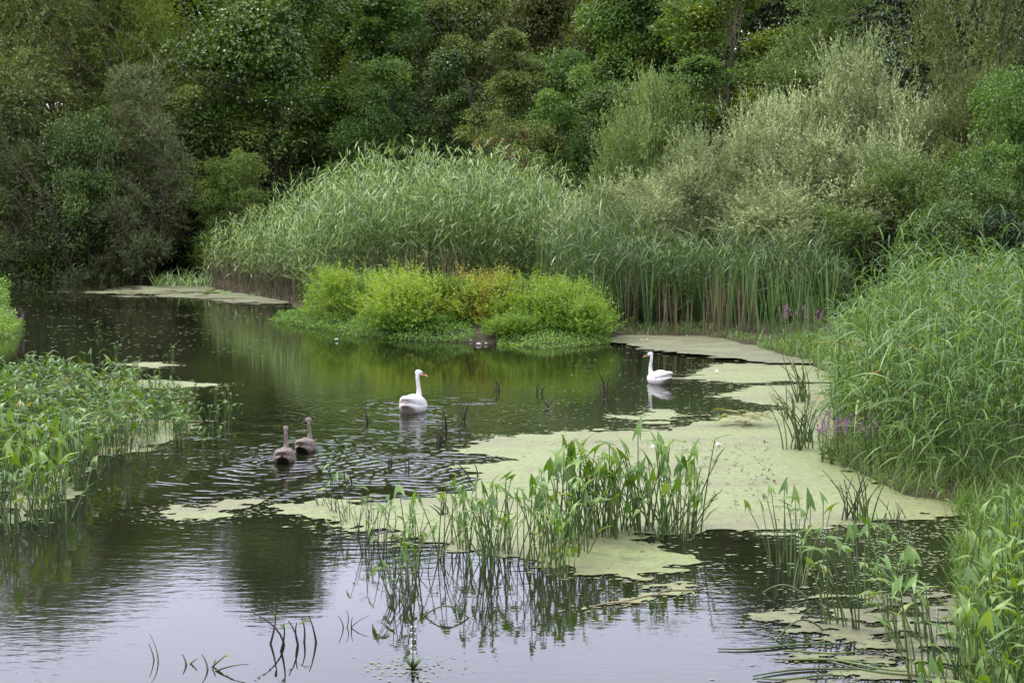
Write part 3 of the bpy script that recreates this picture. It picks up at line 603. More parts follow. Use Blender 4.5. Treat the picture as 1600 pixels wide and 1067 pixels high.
# single reeds standing out along the edge of that mass, with their own leaves
protos = []
for q in range(4):
    hgt = 1.9 + 0.15 * q; lx, ly = -0.10 + 0.06 * q, -0.05
    tpt = np.linspace(0, 1, 7); pts = np.stack([lx * hgt * tpt ** 1.5, ly * hgt * tpt ** 1.5, hgt * tpt], 1)
    sm = Geo().add(*tube(pts, 0.009 * (1 - 0.7 * tpt), 5), 0.4).mesh('reed_stem', M['nearreed'], True)
    lv = []
    for j in range(8):
        t = 0.2 + 0.8 * (j + 0.5) / 8; B = np.array([[lx * hgt * t ** 1.5, ly * hgt * t ** 1.5, hgt * t]])
        az = j * 2.5 + q; D = np.array([[math.cos(az) * .8 - .15, math.sin(az) * .8 - .1, .7 + .5 * t]])
        V, Q, per = ribbons(B, D, [0.5 + 0.2 * random.random()], [0.028], [0.35 + 0.6 * random.random()], 6)
        lv.append(Geo().add(V, Q, 0.2 + 0.7 * random.random()).mesh('reed_leaf', M['nearreed'], True))
    protos.append((sm, lv))
def put_reed(x, y, label, group, s, rz):
    t = thing('reed', label, 'reed', (x, y, ground(x, y) - 0.02), rz, group, (s, s, s)); sm, lv = protos[random.randrange(4)]
    obj('stem', sm, t)
    for l_ in lv: obj('leaf', l_, t)
EDGE = W([(1285, 700), (1300, 650), (1330, 612), (1400, 590), (1600, 590), (1620, 700), (1540, 780), (1400, 755), (1310, 716)])
for x, y in scatter_poly(110, EDGE): put_reed(x, y, 'single arching green reed standing in the lush near bank', 'single reeds on the near bank', 0.65 + 0.35 * random.random(), random.gauss(0, 0.7))
for i in range(36):
    Yv = 24 + 8 * random.random(); pxx = 1330 + 290 * random.random(); x = px_x(pxx, Yv)
    put_reed(x, Yv, 'tall reed at the top of the lush near bank against the dark shrubs', 'tall reeds at the back of the near bank', 1.05 + 0.25 * random.random(), random.random() * 6.28)
# low grass along the water's edge
def grass(name, P, n, hgt, label, mat='grass', wd=0.010, bend=(0.2, 0.9), mi=None):
    p = scatter_poly(n, P); gz = np.maximum(ground_np(p[:, 0], p[:, 1]), 0.0)
    az = rng.random(n) * 6.283; D = np.stack([np.cos(az) * .45, np.sin(az) * .45, np.ones(n)], 1)
    V, Q, per = ribbons(np.stack([p[:, 0], p[:, 1], gz - .02], 1), D, hgt * (0.4 + 0.8 * rng.random(n)), np.full(n, wd), bend[0] + (bend[1] - bend[0]) * rng.random(n), 4)
    tag(obj(name, Geo().add(V, Q, np.repeat(rng.random(n), per)).mesh(name, M[mat], True)), label, 'grass', None, 'stuff')
grass('grass', W([(1180, 546), (1265, 570), (1335, 604), (1420, 600), (1420, 560), (1260, 545)]), 3500, 0.7, 'bright green grass on the bank point between cattails and near reeds', 'grass', 0.016)
grass('grass', W([(1290, 722), (1400, 775), (1540, 802), (1600, 790), (1600, 720), (1330, 690)]), 2600, 0.5, 'short grass fringing the water under the near reeds', 'grass', 0.010)
grass('grass', W([(1490, 850), (1640, 835), (1800, 960), (1800, 1250), (1520, 1250), (1500, 1000)]), 4500, 0.55, 'tall fresh grass on the corner bank', 'grass', 0.011)
grass('grass', W([(1480, 800), (1560, 795), (1700, 780), (1750, 900), (1560, 880), (1545, 840)]), 2600, 0.6, 'grass between the near reeds and the corner bank', 'grass', 0.011)
grass('grass', W([(940, 532), (960, 520), (1100, 520), (1200, 540), (1200, 546), (1100, 528), (970, 527)]), 900, 0.4, 'short green shoots at the foot of the cattails', 'grass', 0.014)
grass('grass', W([(240, 440), (330, 440), (330, 452), (240, 448)]), 300, 1.2, 'thin sedge at the left end of the tall reed bed', 'reed', 0.03)

# ------------------------------------------------------------------ cattails
def blade_mesh(L, wd, lean, mat, bend):
    V, Q, per = ribbons(np.array([[0, 0, 0.0]]), np.array([[lean, 0, 1.0]]), [L], [wd], [bend], 6)
    return Geo().add(V, Q, random.random()).mesh('cattail_blade', mat, True)
cb = [blade_mesh(1.5 + 0.12 * i, 0.032, 0.04 + 0.035 * i, M['cattail'], 0.02 + 0.03 * (i % 4)) for i in range(8)]
db = [blade_mesh(0.9 + 0.2 * i, 0.028, 0.035 * i, M['deadblade'], 0.02 + 0.03 * i) for i in range(5)]
def cattail(x, y, n, dead, label, group, s):
    t = thing('dead_cattail' if dead else 'cattail', label, 'cattail', (x, y, max(ground(x, y), 0) - 0.02), 0, group, (s, s, s))
    for i in range(n): obj('blade', random.choice(db if dead else cb), t, (random.gauss(0, .06), random.gauss(0, .06), 0), (0, 0, random.random() * 6.28))
for i in range(62):
    pxx = 905 + 390 * ((i + random.random()) / 62); pyb = np.interp(pxx, [900, 970, 1100, 1190, 1300], [533, 525, 526, 540, 560]) - 2 - random.random() * 14
    x, y = at(pxx, pyb); cattail(x, y, random.randint(7, 11), False, 'upright green cattail in the row behind the algae mat', 'cattails along the far bank', 0.65 + 0.55 * random.random())
for i in range(15):
    pxx = random.choice([970, 1085, 1100, 1110, 1150, 1060, 1030, 1000]) + random.gauss(0, 24); x, y = at(pxx, np.interp(pxx, [960, 1190], [523, 536]) - random.random() * 6)
    cattail(x, y, 6, True, 'brown withered cattail among the green ones behind the algae mat', 'withered cattails', 0.9 + 0.4 * random.random())
t = thing('bulrush', 'dark green bulrush clump rising behind the bright bushes', 'bulrush', (px_x(852, 42), 42, ground(px_x(852, 42), 42)))
for i in range(16): obj('blade', cb[i % 8], t, (random.gauss(0, .16), random.gauss(0, .1), 0), (0, 0, random.random() * 6.28), (1.2, 1.2, 1.95))
hd = Geo().add(*tube([(0, 0, 0), (0, 0, .02), (0, 0, .2), (0, 0, .22)], [.004, .016, .016, .004], 8)).mesh('seed_head', plainmat('seed_head', (.06, .03, .015), (.1, .05, .025), 20), True)
for i in range(3): obj('seed_head', hd, t, (random.gauss(0, .15), 0, 2.5 + .2 * i))

# ------------------------------------------------------------------ bright bushes on the spit
def mound(r, h, n, lL, lW, seed):
    st = np.random.default_rng(seed); ns = n // 12; nd = 9
    dc = np.stack([st.normal(0, .42, nd) * r, st.normal(0, .42, nd) * r], 1); dr = r * (.38 + .3 * st.random(nd)); dh = h * (.55 + .45 * st.random(nd)) * (1 - .25 * np.hypot(dc[:, 0], dc[:, 1]) / r)
    di = st.integers(0, nd, ns); a = st.random(ns) * 6.283; zf = st.random(ns) ** .75
    rad = dr[di] * np.sqrt(np.clip(1 - (zf * .95) ** 2.4, 0, 1)) * (.4 + .6 * st.random(ns) ** .5)
    B = np.stack([dc[di, 0] + rad * np.cos(a), dc[di, 1] + rad * np.sin(a), zf * dh[di] * .84], 1)
    d = nrm(np.stack([np.cos(a) * (1.1 - zf) * 0.8, np.sin(a) * (1.1 - zf) * .8, 0.7 + zf], 1) + st.normal(0, .34, (ns, 3)))
    sl = 0.16 + 0.60 * st.random(ns) ** 3; k = np.repeat(np.arange(ns), 12); t = np.tile((np.arange(12) + .5) / 12, ns)[:, None]
    P = B[k] + d[k] * sl[k][:, None] * t
    D = d[k] * 0.5 + st.normal(0, .7, (len(k), 3)) ; N = np.array([0, 0, 1.0]) + st.normal(0, .5, (len(k), 3))
    V, Q = leaf_quads(P, D, N, lL * (.6 + .7 * st.random(len(k))), lW * (.7 + .6 * st.random(len(k))))
    lv = Geo().add(V, Q, np.repeat(np.clip(0.15 + 0.25 * vnoise(B[:, 0] * 2, B[:, 1] * 2 + B[:, 2] * 2, seed)[k] + 0.55 * st.random(len(k)), 0, 1), 4))
    sm = Geo(); m = 90; a = st.random(m) * 6.283; q = r * .7 * np.sqrt(st.random(m)); P0 = np.stack([q * .5 * np.cos(a), q * .5 * np.sin(a), 0 * q - .05], 1); P1 = np.stack([q * np.cos(a), q * np.sin(a), h * (.6 + .3 * st.random(m))], 1)
    V, Q, per = stems(P0, P1, np.full(m, .008), np.full(m, .004), st.normal(0, .05, (m, 3))); sm.add(V, Q, .6)
    return lv.mesh('mound_leaves', M['pepper']), sm.mesh('mound_stems', M['stalk'])
MV = [mound(1.1, 1.75, 26000, .075, .024, 41), mound(1.0, 1.6, 26000, .07, .024, 42), mound(1.05, 1.7, 26000, .07, .024, 43)]
for nm, lb, cx, base, hw, topy, vi_, m in [
    ('water_pepper_bush', 'domed yellow green bush at the water end of the spit', 545, 506, 76, 412, 0, 'pepper'),
    ('water_pepper_bush', 'largest rounded yellow green bush on the spit, with green foot', 645, 521, 88, 408, 1, 'pepper'),
    ('water_pepper_bush', 'brown tinged yellow bush in the middle of the spit', 765, 522, 66, 412, 2, 'pepperbrown'),
    ('water_pepper_bush', 'loose yellow green bush next to the brown tinged one', 835, 526, 84, 424, 0, 'pepper'),
    ('water_pepper_bush', 'low wide green bush at the cattail end of the spit', 893, 532, 72, 442, 2, 'peppergreen'),
    ('water_pepper_bush', 'yellow green bush wedged between the domed and the largest bush', 592, 512, 58, 424, 2, 'peppergreen'),
    ('water_pepper_bush', 'ragged bush bridging the largest and the brown tinged bush', 708, 520, 60, 426, 0, 'peppergreen'),
    ('water_pepper_bush', 'loose bush behind the low wide green one', 872, 524, 66, 432, 1, 'pepper'),
    ('water_pepper_bush', 'small low green bush at the water beside the pale litter', 800, 536, 50, 484, 1, 'peppergreen'),
    ('water_pepper_bush', 'small dark green bush at the foot of the largest rounded bush', 640, 527, 66, 468, 2, 'peppergreen')]:
    x, y = at(cx, base); y += 0.35; zg = ground(x, y); zt = at_depth(cx, topy, y)[2]; s = hw * y / F / 1.05
    t = thing(nm, lb, 'bush', (x, y, zg), random.random() * 6, None, (s, s, (zt - zg) / 1.6))
    obj('stems', MV[vi_][1], t); obj('leaves', MV[vi_][0], t, mat=M[m])
def cover(P, n, label, mat='cress', z=0.10, lL=0.06):
    p = scatter_poly(n, P); gz = np.maximum(ground_np(p[:, 0], p[:, 1]), 0.0)
    V, Q = leaf_quads(np.stack([p[:, 0], p[:, 1], gz + z * rng.random(n) * (0.15 + 1.2 * vnoise(p[:, 0] * 2.2, p[:, 1] * 2.2, 2) ** 1.5)], 1), rnd_dirs(n, .3), rnd_dirs(n, 1.5), lL * (.5 + rng.random(n)), lL * .6 * (.5 + rng.random(n)))
    tag(obj('creeping_plants', Geo().add(V, Q, np.repeat(rng.random(n), 4)).mesh('creeping_plants', M[mat])), label, 'ground cover', None, 'stuff')
cover(W([(418, 502), (470, 492), (520, 500), (620, 512), (730, 520), (740, 535), (640, 534), (560, 527), (510, 518)]), 15000, 'low creeping bright green plants fringing the spit', 'cress', 0.26)
cover(W([(770, 530), (950, 520), (955, 538), (860, 545), (780, 542)]), 6000, 'low green plants at the water under the wide green bush')
cover(W([(-60, 500), (20, 505), (38, 510), (20, 528), (-60, 535)]), 6000, 'bright creeping plants on the small point at the left bank', 'cress', 0.5, 0.07)
cover(W([(-40, 462), (10, 462), (18, 470), (0, 478), (-40, 480)]), 2000, 'bright leaves of a second small point on the left bank', 'cress', 0.9, 0.09)
# pale litter at the foot of the bushes
for i in range(9):
    x, y = at(735 + random.random() * 28, 526 + random.random() * 14)
    s = 0.035 + 0.045 * random.random(); st = np.random.default_rng(i); d = nrm(st.normal(0, 1, (14, 3)))
    an = np.arange(6) / 6 * 6.283
    rings = [np.stack([np.cos(an) * rr * (0.8 + .4 * st.random(6)), np.sin(an) * rr * .7 * (0.8 + .4 * st.random(6)), np.full(6, zz)], 1) for rr, zz in ((1, -.2), (1.05, .25), (.6, .55), (.05, .6))]
    Q = [(a * 6 + b, a * 6 + (b + 1) % 6, a * 6 + 6 + (b + 1) % 6, a * 6 + 6 + b) for a in range(3) for b in range(6)]
    me = Geo().add(np.concatenate(rings) * s, Q).mesh('stone', plainmat('pale_stone', (.22, .19, .17), (.5, .46, .44), 14, .8), False)
    tag(obj('stone', me, None, (x, y, 0.03), (0, 0, random.random() * 6)), 'small pale stone at the waterline between the bushes', 'stone', 'pale stones at the foot of the bushes')

# ------------------------------------------------------------------ arrowhead plants
AL = 0.17
def arrow_leaf(seed, curl, mat):
    s = np.random.default_rng(seed); w = 0.75 + 0.35 * s.random()
    pts = [(0, 0), (.20, -.02), (.25, .10), (.18, .42), (.07, .78), (0, 1.0), (-.07, .78), (-.18, .42), (-.25, .10), (-.20, -.02), (.33, -.55), (.10, -.12), (-.33, -.55), (-.10, -.12), (0, .42), (0, .10)]
    V = np.array([(x * w, y, 0.30 * abs(x) + curl * (y * y) * (-1 if y > 0 else -0.6)) for x, y in pts]) * AL
    Fq = [(0, 1, 2, 15), (15, 2, 3, 14), (0, 15, 8, 9), (15, 14, 7, 8), (1, 11, 10, 10), (9, 12, 13, 13)]
    T3 = [(14, 3, 4), (14, 4, 5), (14, 5, 6), (14, 6, 7), (0, 11, 1), (0, 9, 13), (1, 10, 2), (9, 8, 12), (11, 10, 1), (13, 9, 12)]
    g = Geo(); g.add(V, Fq[:4], [0.35, 0.6, 0.72, 0.48, 0.86][seed]); g.f.append(np.array(T3)); g.m.append(np.zeros(len(T3), int))
    return g
def stalk_pts(L, lean, bow):
    t = np.linspace(0, 1, 6); return np.stack([lean * L * t + bow * L * t * t, 0 * t, L * t * math.sqrt(max(.1, 1 - (lean + bow * .6) ** 2))], 1)
LEAVES = [arrow_leaf(i, c, None) for i, c in enumerate([0.12, 0.3, 0.5, 0.2, 0.65])]
LM = [l.mesh('arrowhead_leaf', M['arrow'], True) for l in LEAVES]
SPEC = [(0.80, .05, .08), (0.68, .12, .12), (0.9, .03, .05), (0.55, .22, .18), (0.62, .16, .05), (0.75, .10, .2), (0.45, .35, .25)]
STK = []
for L, ln, bw in SPEC:
    pts = stalk_pts(L, ln, bw); STK.append((Geo().add(*tube(pts, np.linspace(.0085, .0045, 6), 5), random.random()), pts[-1], nrm(pts[-1] - pts[-2])))
SM = [s[0].mesh('leaf_stalk', M['stalk'], True) for s in STK]
fl = Geo(); fs = np.linspace(0, .6, 4); fl.add(*tube(np.stack([0 * fs, 0 * fs, fs], 1), [.006, .005, .004, .003], 4), .5, 0)
FSTEM = fl.mesh('flower_stalk', M['stalk'], True)
k = 15; a = np.arange(k) * 2.1; Pp = np.stack([.01 * np.cos(a), .01 * np.sin(a), .42 + .18 * (np.arange(k) // 3) / 4], 1)
V, Q = leaf_quads(Pp, np.stack([np.cos(a), np.sin(a), .3 + 0 * a], 1), np.tile([0, 0, 1.0], (k, 1)), np.full(k, .018), np.full(k, .017)); FPET = Geo().add(V, Q, .5).mesh('petals', M['white'])
def leaf_matrix(tip, d, tilt, roll):
    """leaf local +Y is its tip; stands on the stalk end, tip up and outwards"""
    el = math.radians(tilt); y = Vector((math.cos(el), 0, math.sin(el))); z = Vector((-math.sin(el), 0, math.cos(el))); x = y.cross(z)
    m = Matrix((x, y, z)).transposed().to_4x4(); m = Matrix.Rotation(roll, 4, 'Z') @ m
    return Matrix.Translation(Vector(tip)) @ m
def arrowhead(x, y, n, s, label, group, tilt=(20, 88), lean=None, flower=0.25, smat='stalk', sel=None, lsc=1.0):
    z = max(ground(x, y), 0.0) - 0.03
    t = thing('arrowhead_plant', label, 'water plant', (x, y, z), 0, group, (s, s, s))
    for i in range(n):
        q = random.choice(sel) if sel else random.randrange(len(SM))
        rz = random.random() * 6.283 if lean is None else lean + random.gauss(0, .5)
        so = obj('leaf_stalk', SM[q], t, (random.gauss(0, .05), random.gauss(0, .05), 0), (random.gauss(0, .06), random.gauss(0, .06), rz), mat=M[smat] if smat != 'stalk' else None)
        k = (0.7 + 0.45 * random.random()) * lsc
        lo = obj('leaf_blade', random.choice(LM), so)
        lo.matrix_local = leaf_matrix(STK[q][1], STK[q][2], random.uniform(*tilt), random.gauss(0, .9)) @ Matrix.Scale(k, 4)
    if random.random() < flower:
        fo = obj('flower_stalk', FSTEM, t, (random.gauss(0, .05), random.gauss(0, .05), 0), (random.gauss(0, .15), random.gauss(0, .15), 0)); obj('petals', FPET, fo)
CG = 'arrowheads of the main clump'
for i in range(23):
    x, y = at(*[(875, 838), (905, 830), (940, 826), (972, 832), (1000, 838), (1030, 842), (1060, 836), (1085, 832), (1040, 826), (985, 822), (925, 842), (890, 850), (955, 840), (1010, 830), (1070, 842), (865, 845), (900, 836), (920, 834), (950, 832), (965, 826), (995, 828), (935, 838), (1045, 834)][i])
    arrowhead(x, y, 8, 0.72 + .38 * random.random(), 'tall arrowhead plant with fresh green leaves in the main clump on the duckweed', CG)
SG = 'arrowheads in the row along the duckweed edge'
for px_, py_ in [(640, 885), (655, 892), (630, 895), (645, 902), (735, 868), (765, 880), (775, 892), (745, 892), (760, 875), (800, 868), (815, 885), (835, 880), (850, 892), (868, 898), (882, 905), (875, 885), (700, 850), (895, 870), (790, 860), (720, 858), (690, 872), (855, 870), (915, 862)]:
    x, y = at(px_, py_); arrowhead(x, y, random.randint(5, 8), 0.55 + .36 * random.random(), 'upright arrowhead plant in the row where duckweed meets open water', SG)
for px_, py_ in [(520, 800), (545, 815), (560, 835), (575, 845), (590, 850), (605, 862), (620, 870), (570, 862), (600, 880), (530, 840), (650, 840), (500, 790)]:
    x, y = at(px_, py_); arrowhead(x, y, 5, 0.45 + .18 * random.random(), 'short ragged arrowhead plant with drooping leaves at the thin end of the row', 'ragged arrowheads at the thin end of the row', (-40, 50), None, .3, 'darkstalk')
for px_, py_, ln in [(615, 945, 2.6), (640, 950, 2.2), (625, 940, 1.2)]:
    x, y = at(px_, py_); arrowhead(x, y, 5, .62, 'leaning arrowhead stalks standing alone in open water before the row', 'leaning stalks in open water', (-40, 60), ln, .2, 'darkstalk')
# left shallows
plain = []; plain_geo = []
for q in range(6):
    g = Geo()
    for i in range(8):
        k = random.randrange(len(STK)); rz = random.random() * 6.283; off = np.array([random.gauss(0, .08), random.gauss(0, .08), 0])
        R = np.array(Matrix.Rotation(rz, 3, 'Z'))
        sv = STK[k][0]; g.add(sv.v[0] @ R.T + off, sv.f[0], random.random(), 1)
        L_ = random.choice(LEAVES); mm = Matrix.Rotation(rz, 4, 'Z') @ leaf_matrix(STK[k][1], None, random.uniform(0, 75), random.gauss(0, .9)) @ Matrix.Scale(.75 + .45 * random.random(), 4)
        mm = np.array(mm); lv = L_.v[0] @ mm[:3, :3].T + mm[:3, 3] + off; rr = random.random()
        n0 = g.n; g.add(lv, L_.f[0], rr, 0); g.f.append(L_.f[1] + n0); g.m.append(np.zeros(len(L_.f[1]), int))
    plain_geo.append(g); plain.append(g.mesh('arrowhead_plant', [M['arrow'], M['stalk']], True))
LEFT = W([(-60, 640), (60, 605), (200, 612), (300, 630), (325, 680), (250, 712), (160, 740), (120, 780), (90, 835), (-60, 850)])
spots = sorted(scatter_poly(330, LEFT).tolist(), key=lambda q: q[1]); crowd = Geo(); nplain = 0
for x, y in spots:
    pxx = 800 + x / y * F
    if y < 17: arrowhead(x, y, 7, .72 + .25 * random.random(), 'leafy arrowhead plant at the open end of the green shallows by the left bank', 'arrowheads at the edge of the left shallows'); continue
    s = (.62 + .28 * random.random()) * np.interp(pxx, [0, 200, 320], [1.05, .85, .5]); rz = random.random() * 6.28; nplain += 1
    if nplain <= 105:
        tag(obj('arrowhead_plant', random.choice(plain), None, (x, y, -0.03), (0, 0, rz), (s, s, s)), 'leafy arrowhead plant crowded in the green shallows by the left bank', 'water plant', 'arrowheads crowding the left shallows')
    else:
        pg = random.choice(plain_geo); R_ = np.array(Matrix.Rotation(rz, 3, 'Z')) * s; n0 = crowd.n
        for v_, r_ in zip(pg.v, pg.r): crowd.v.append(v_ @ R_.T + np.array([x, y, -.03])); crowd.r.append(r_); crowd.n += len(v_)
        for f_, m_ in zip(pg.f, pg.m): crowd.f.append(f_ + n0); crowd.m.append(m_)
tag(obj('arrowhead_plants', crowd.mesh('arrowhead_plants', [M['arrow'], M['stalk']], True)), 'mass of arrowhead leaves at the far side of the green shallows', 'water plants', None, 'stuff')
for px_, py_ in [(330, 655), (345, 690), (318, 700), (300, 640), (335, 630), (355, 665), (152, 520), (180, 560), (215, 575), (270, 560), (300, 625), (360, 640)]:
    x, y = at(px_, py_); s = .38 + .2 * random.random()
    tag(obj('arrowhead_plant', random.choice(plain), None, (x, y, -0.1), (0, 0, random.random() * 6.28), (s, s, s)), 'small stray arrowhead plant in open dark water off the green shallows', 'water plant', 'stray arrowheads off the left shallows')
# right foreground
for px_, py_, ln in [(1300, 975, 2.3), (1330, 985, 2.6), (1390, 1000, 2.2), (1410, 1015, 2.5), (1350, 950, 1.8), (1440, 1000, 2.4), (1240, 900, 1.6), (1210, 880, 1.9), (1270, 890, 1.2), (1250, 915, .5), (1400, 945, 1.9), (1380, 910, 1.6), (1460, 1040, 2.2), (1430, 1060, 2.6)]:
    x, y = at(px_, py_); arrowhead(x, y, 6, .72 + .2 * random.random(), 'sprawling arrowhead plant leaning over the debris-strewn duckweed', 'sprawling arrowheads by the corner bank', (-20, 80), ln, .5)
COR = W([(1500, 930), (1580, 900), (1640, 900), (1640, 1200), (1450, 1200), (1470, 1060), (1540, 1000)])
for x, y in scatter_poly(44, COR): arrowhead(x, y, 8, .55 + .3 * random.random(), 'dense leafy arrowhead plant on the grassy corner bank', 'arrowheads on the corner bank')
# bases of the near reeds: dark bare-stalked tufts on the mat
def tuft(px_, py_, n, L, label, name='rush_tuft', mat='darkstalk', rad=.010, fan=.35, cat='rushes', grp=None, leafy=False):
    x, y = at(px_, py_); t = thing(name, label, cat, (x, y, -0.03), 0, grp)
    for i in range(n):
        l_ = L * (.6 + .5 * random.random()); lx, ly = random.gauss(0, fan), random.gauss(0, fan * .7); tt = np.linspace(0, 1, 6)
        bx, by = random.gauss(-.1, .25), random.gauss(0, .2)
        b0 = (random.gauss(0, .09 if n > 6 else .03), random.gauss(0, .07 if n > 6 else .02))
        pts = np.stack([b0[0] + l_ * (lx * tt + bx * tt ** 2.5), b0[1] + l_ * (ly * tt + by * tt ** 2.5), l_ * tt * (1 - .25 * abs(lx) * tt)], 1)
        obj('stalk', Geo().add(*tube(pts, rad * np.linspace(1, .35, 6), 5), random.random()).mesh('stalk', M[mat], True), t)
        if leafy and i % 2 == 0:
            V, Q, per = ribbons(pts[-2:-1], nrm(pts[-1:] - pts[-3:-2]) + np.array([[random.gauss(-.3, .4), random.gauss(0, .3), 0]]), [.45 * l_], [.022], [.7], 5)
            obj('leaf', Geo().add(V, Q, random.random()).mesh('leaf', M['nearreed'], True), t)
tuft(1325, 812, 9, .62, 'dark curved stalks fanning from the duckweed edge', fan=.25, leafy=True)
tuft(1352, 814, 12, .68, 'thick upright green tuft beside the dark curved stalks', mat='stalk', fan=.10, leafy=True)
tuft(1392, 815, 7, .28, 'small withered brown tuft beside the thick upright one', mat='darkstalk', fan=.5, rad=.008)
tuft(1243, 702, 16, .75, 'stiff rush tuft rooted in the broad mat by purple flowers', mat='stalk', fan=.14, leafy=True, rad=.012)
tuft(1262, 690, 12, .8, 'taller rush tuft behind the stiff one by purple flowers', mat='stalk', fan=.16, leafy=True, rad=.012)
tuft(1250, 628, 14, .95, 'dense rush tuft at the mouth of the dark inlet', mat='stalk', fan=.14, leafy=True, rad=.013)
tuft(1236, 655, 8, .6, 'short rush tuft between the two taller ones', mat='stalk', fan=.2, leafy=True, rad=.012)
for a_, b_, n_, L_, lb in [(778, 610, 6, .2, 'dark bent stubs in the green reflection of the bushes'), (842, 615, 4, .24, 'thin dark stubs between two other groups of stubs'), (946, 614, 6, .28, 'dark leaning stubs near the swan that faces left'), (858, 637, 3, .14, 'three tiny stubs behind the broad mat'), (725, 655, 4, .26, 'dark twigs right of the swan that looks right'), (690, 690, 6, .2, 'tangle of dead twigs at the tip of the broad mat'), (700, 672, 3, .26, 'two bent twigs behind the tangle of dead twigs'), (718, 680, 3, .14, 'low dark stub by the tip of the broad mat'), (575, 660, 2, .30, 'thin lone stalk left of the swan that looks right'), (545, 755, 4, .15, 'small green sprigs in the wake of the cygnets'), (608, 728, 4, .12, 'little sprig in the bright ripples'), (638, 735, 2, .2, 'bent thin twig in the bright ripples'), (742, 752, 2, .28, 'curved dark twig at the edge of the broad mat'), (690, 805, 5, .14, 'low dark scraps lying on the broad mat'), (516, 745, 2, .18, 'single dark twig beside the small green sprigs')]:
    tuft(a_, b_, n_, L_ * 1.35, lb, 'dead_stubs', 'stub', .012, .26, 'stubs')
tuft(470, 1008, 7, .34, 'broken dark stalks standing alone in the open sky reflection', 'broken_stalks', 'stub', .010, .22, 'stalks', leafy=True)
tuft(245, 1028, 2, .20, 'single thin shoot in the open sky reflection', 'broken_stalks', 'stalk', .006, .08, 'stalks')
tuft(290, 1035, 2, .10, 'pair of dark leaf tips poking from the open water', 'broken_stalks', 'stalk', .010, .6, 'stalks')
tuft(318, 1045, 4, .16, 'curled drooping leaf standing in the open water', 'broken_stalks', 'stalk', .009, .7, 'stalks', leafy=True)
tuft(545, 980, 4, .18, 'thin bent sprig left of the leaning stalks', 'broken_stalks', 'darkstalk', .006, .5, 'stalks')
x, y = at(645, 1045); t = thing('water_plant', 'little spiky water plant sitting on its own scrap of duckweed', 'water plant', (x, y, 0))
for i in range(9):
    az = i * .8; V, Q, per = ribbons(np.array([[0, 0, 0.0]]), np.array([[math.cos(az) * .7, math.sin(az) * .7, 1.0]]), [.11 + .06 * random.random()], [.035], [.15], 4); obj('leaf', Geo().add(V, Q, random.random() * .6).mesh('leaf', M['stalk'], True), t)
obj('flower_stalk', FSTEM, t, (0, 0, -.3), (0, 0, 0), (.8, .8, 1)); obj('petals', FPET, t, (0, 0, -.3))
mat_sheet('duckweed_mat', [(610, 1042), (650, 1036), (678, 1044), (650, 1052)], 'scrap of duckweed under the little spiky water plant', M['duck'], .02, .08, 6, 0, 41)
# loops of stem lying half out of the water
for (a_, b_), (c_, d_), hh, lb in [((660, 962), (735, 965), .10, 'arching stem looping out of the water near the leaning stalks'), ((1265, 935), (1190, 925), .10, 'bent stem arching over the dark inlet'), ((1210, 1000), (1290, 985), .13, 'low stem arching over the dark water by the sprawling plants')]:
    x0, y0 = at(a_, b_); x1, y1 = at(c_, d_); tt = np.linspace(0, 1, 10)
    pts = np.stack([(x1 - x0) * tt, (y1 - y0) * tt, np.sin(tt * math.pi) * hh - .01], 1)
    tag(obj('arched_stem', Geo().add(*tube(pts, np.full(10, .007), 5), .3).mesh('arched_stem', M['stalk'], True), None, (x0, y0, 0)), lb, 'stem')
# floating pale dead stems
for i, (a_, b_, L_, rz) in enumerate([(1215, 1012, .9, .05), (1300, 1035, .8, -.25), (1270, 1050, .9, .2), (1340, 1040, .7, -.35), (1290, 1020, .6, .1), (1380, 1050, .8, -.5), (1250, 1060, .6, .0), (1010, 935, .5, .3), (965, 945, .5, .25), (1060, 925, .4, .5)]):
    x, y = at(a_, b_); tt = np.linspace(-.5, .5, 7); pts = np.stack([L_ * tt, .05 * np.sin(tt * 5 + i), 0.012 + 0 * tt], 1)
    tag(obj('floating_stem', Geo().add(*tube(pts, .010 * (1 - np.abs(tt)), 5), random.random()).mesh('floating_stem', M['deadreed' if i > 6 else 'stalk'], True), None, (x, y, 0), (0, 0, rz)), 'dead stem floating flat on the water before the corner bank' if i <= 6 else 'pale dead stem floating below the arrowhead clump', 'stem', 'floating stems before the corner bank' if i <= 6 else 'floating stems below the main clump')
# heap of fallen leaves on the mat
x, y = at(1148, 664); t = thing('reed_heap', 'collapsed heap of yellow brown reed leaves lying on the broad mat', 'reed heap', (x, y, 0.01))
hm = leafmat('fallen_reed', [(0, (.06, .06, .02)), (.6, (.13, .125, .04)), (1, (.20, .19, .07))], .15, .6)
for i in range(34):
    az = random.random() * 6.28; sp = .30 if i > 22 else .14
    V, Q, per = ribbons(np.array([[0, 0, 0.0]]), np.array([[math.cos(az), math.sin(az) * .6, .12 + .4 * random.random()]]), [.28 + .22 * random.random()], [.05], [.4], 5)
    obj('leaf', Geo().add(V, Q, random.random()).mesh('leaf', hm, True), t, (random.gauss(.1, sp), random.gauss(0, .15), max(0, .17 - .2 * abs(random.gauss(0, .5)))))
# lily pads
for i in range(8):
    x, y = at(*[(328, 455), (336, 458), (345, 452), (352, 460), (400, 462), (395, 459), (322, 460), (440, 466)][i]); s = .16 + .1 * random.random(); an = np.linspace(.15, 6.13, 14)
    V = np.concatenate([[(0, 0, 0)], np.stack([np.cos(an) * s, np.sin(an) * s, .02 + .015 * np.sin(an * 3)], 1)]); me = Geo().add(V, [(0, j, j + 1) for j in range(1, 14)], random.random()).mesh('lily_pad', M['lily'])
    tag(obj('lily_pad', me, None, (x, y, .03), (random.gauss(.25, .2), 0, random.random() * 6)), 'small round lily pad at the foot of the tall reed bed', 'lily pad', 'lily pads by the reed bed')

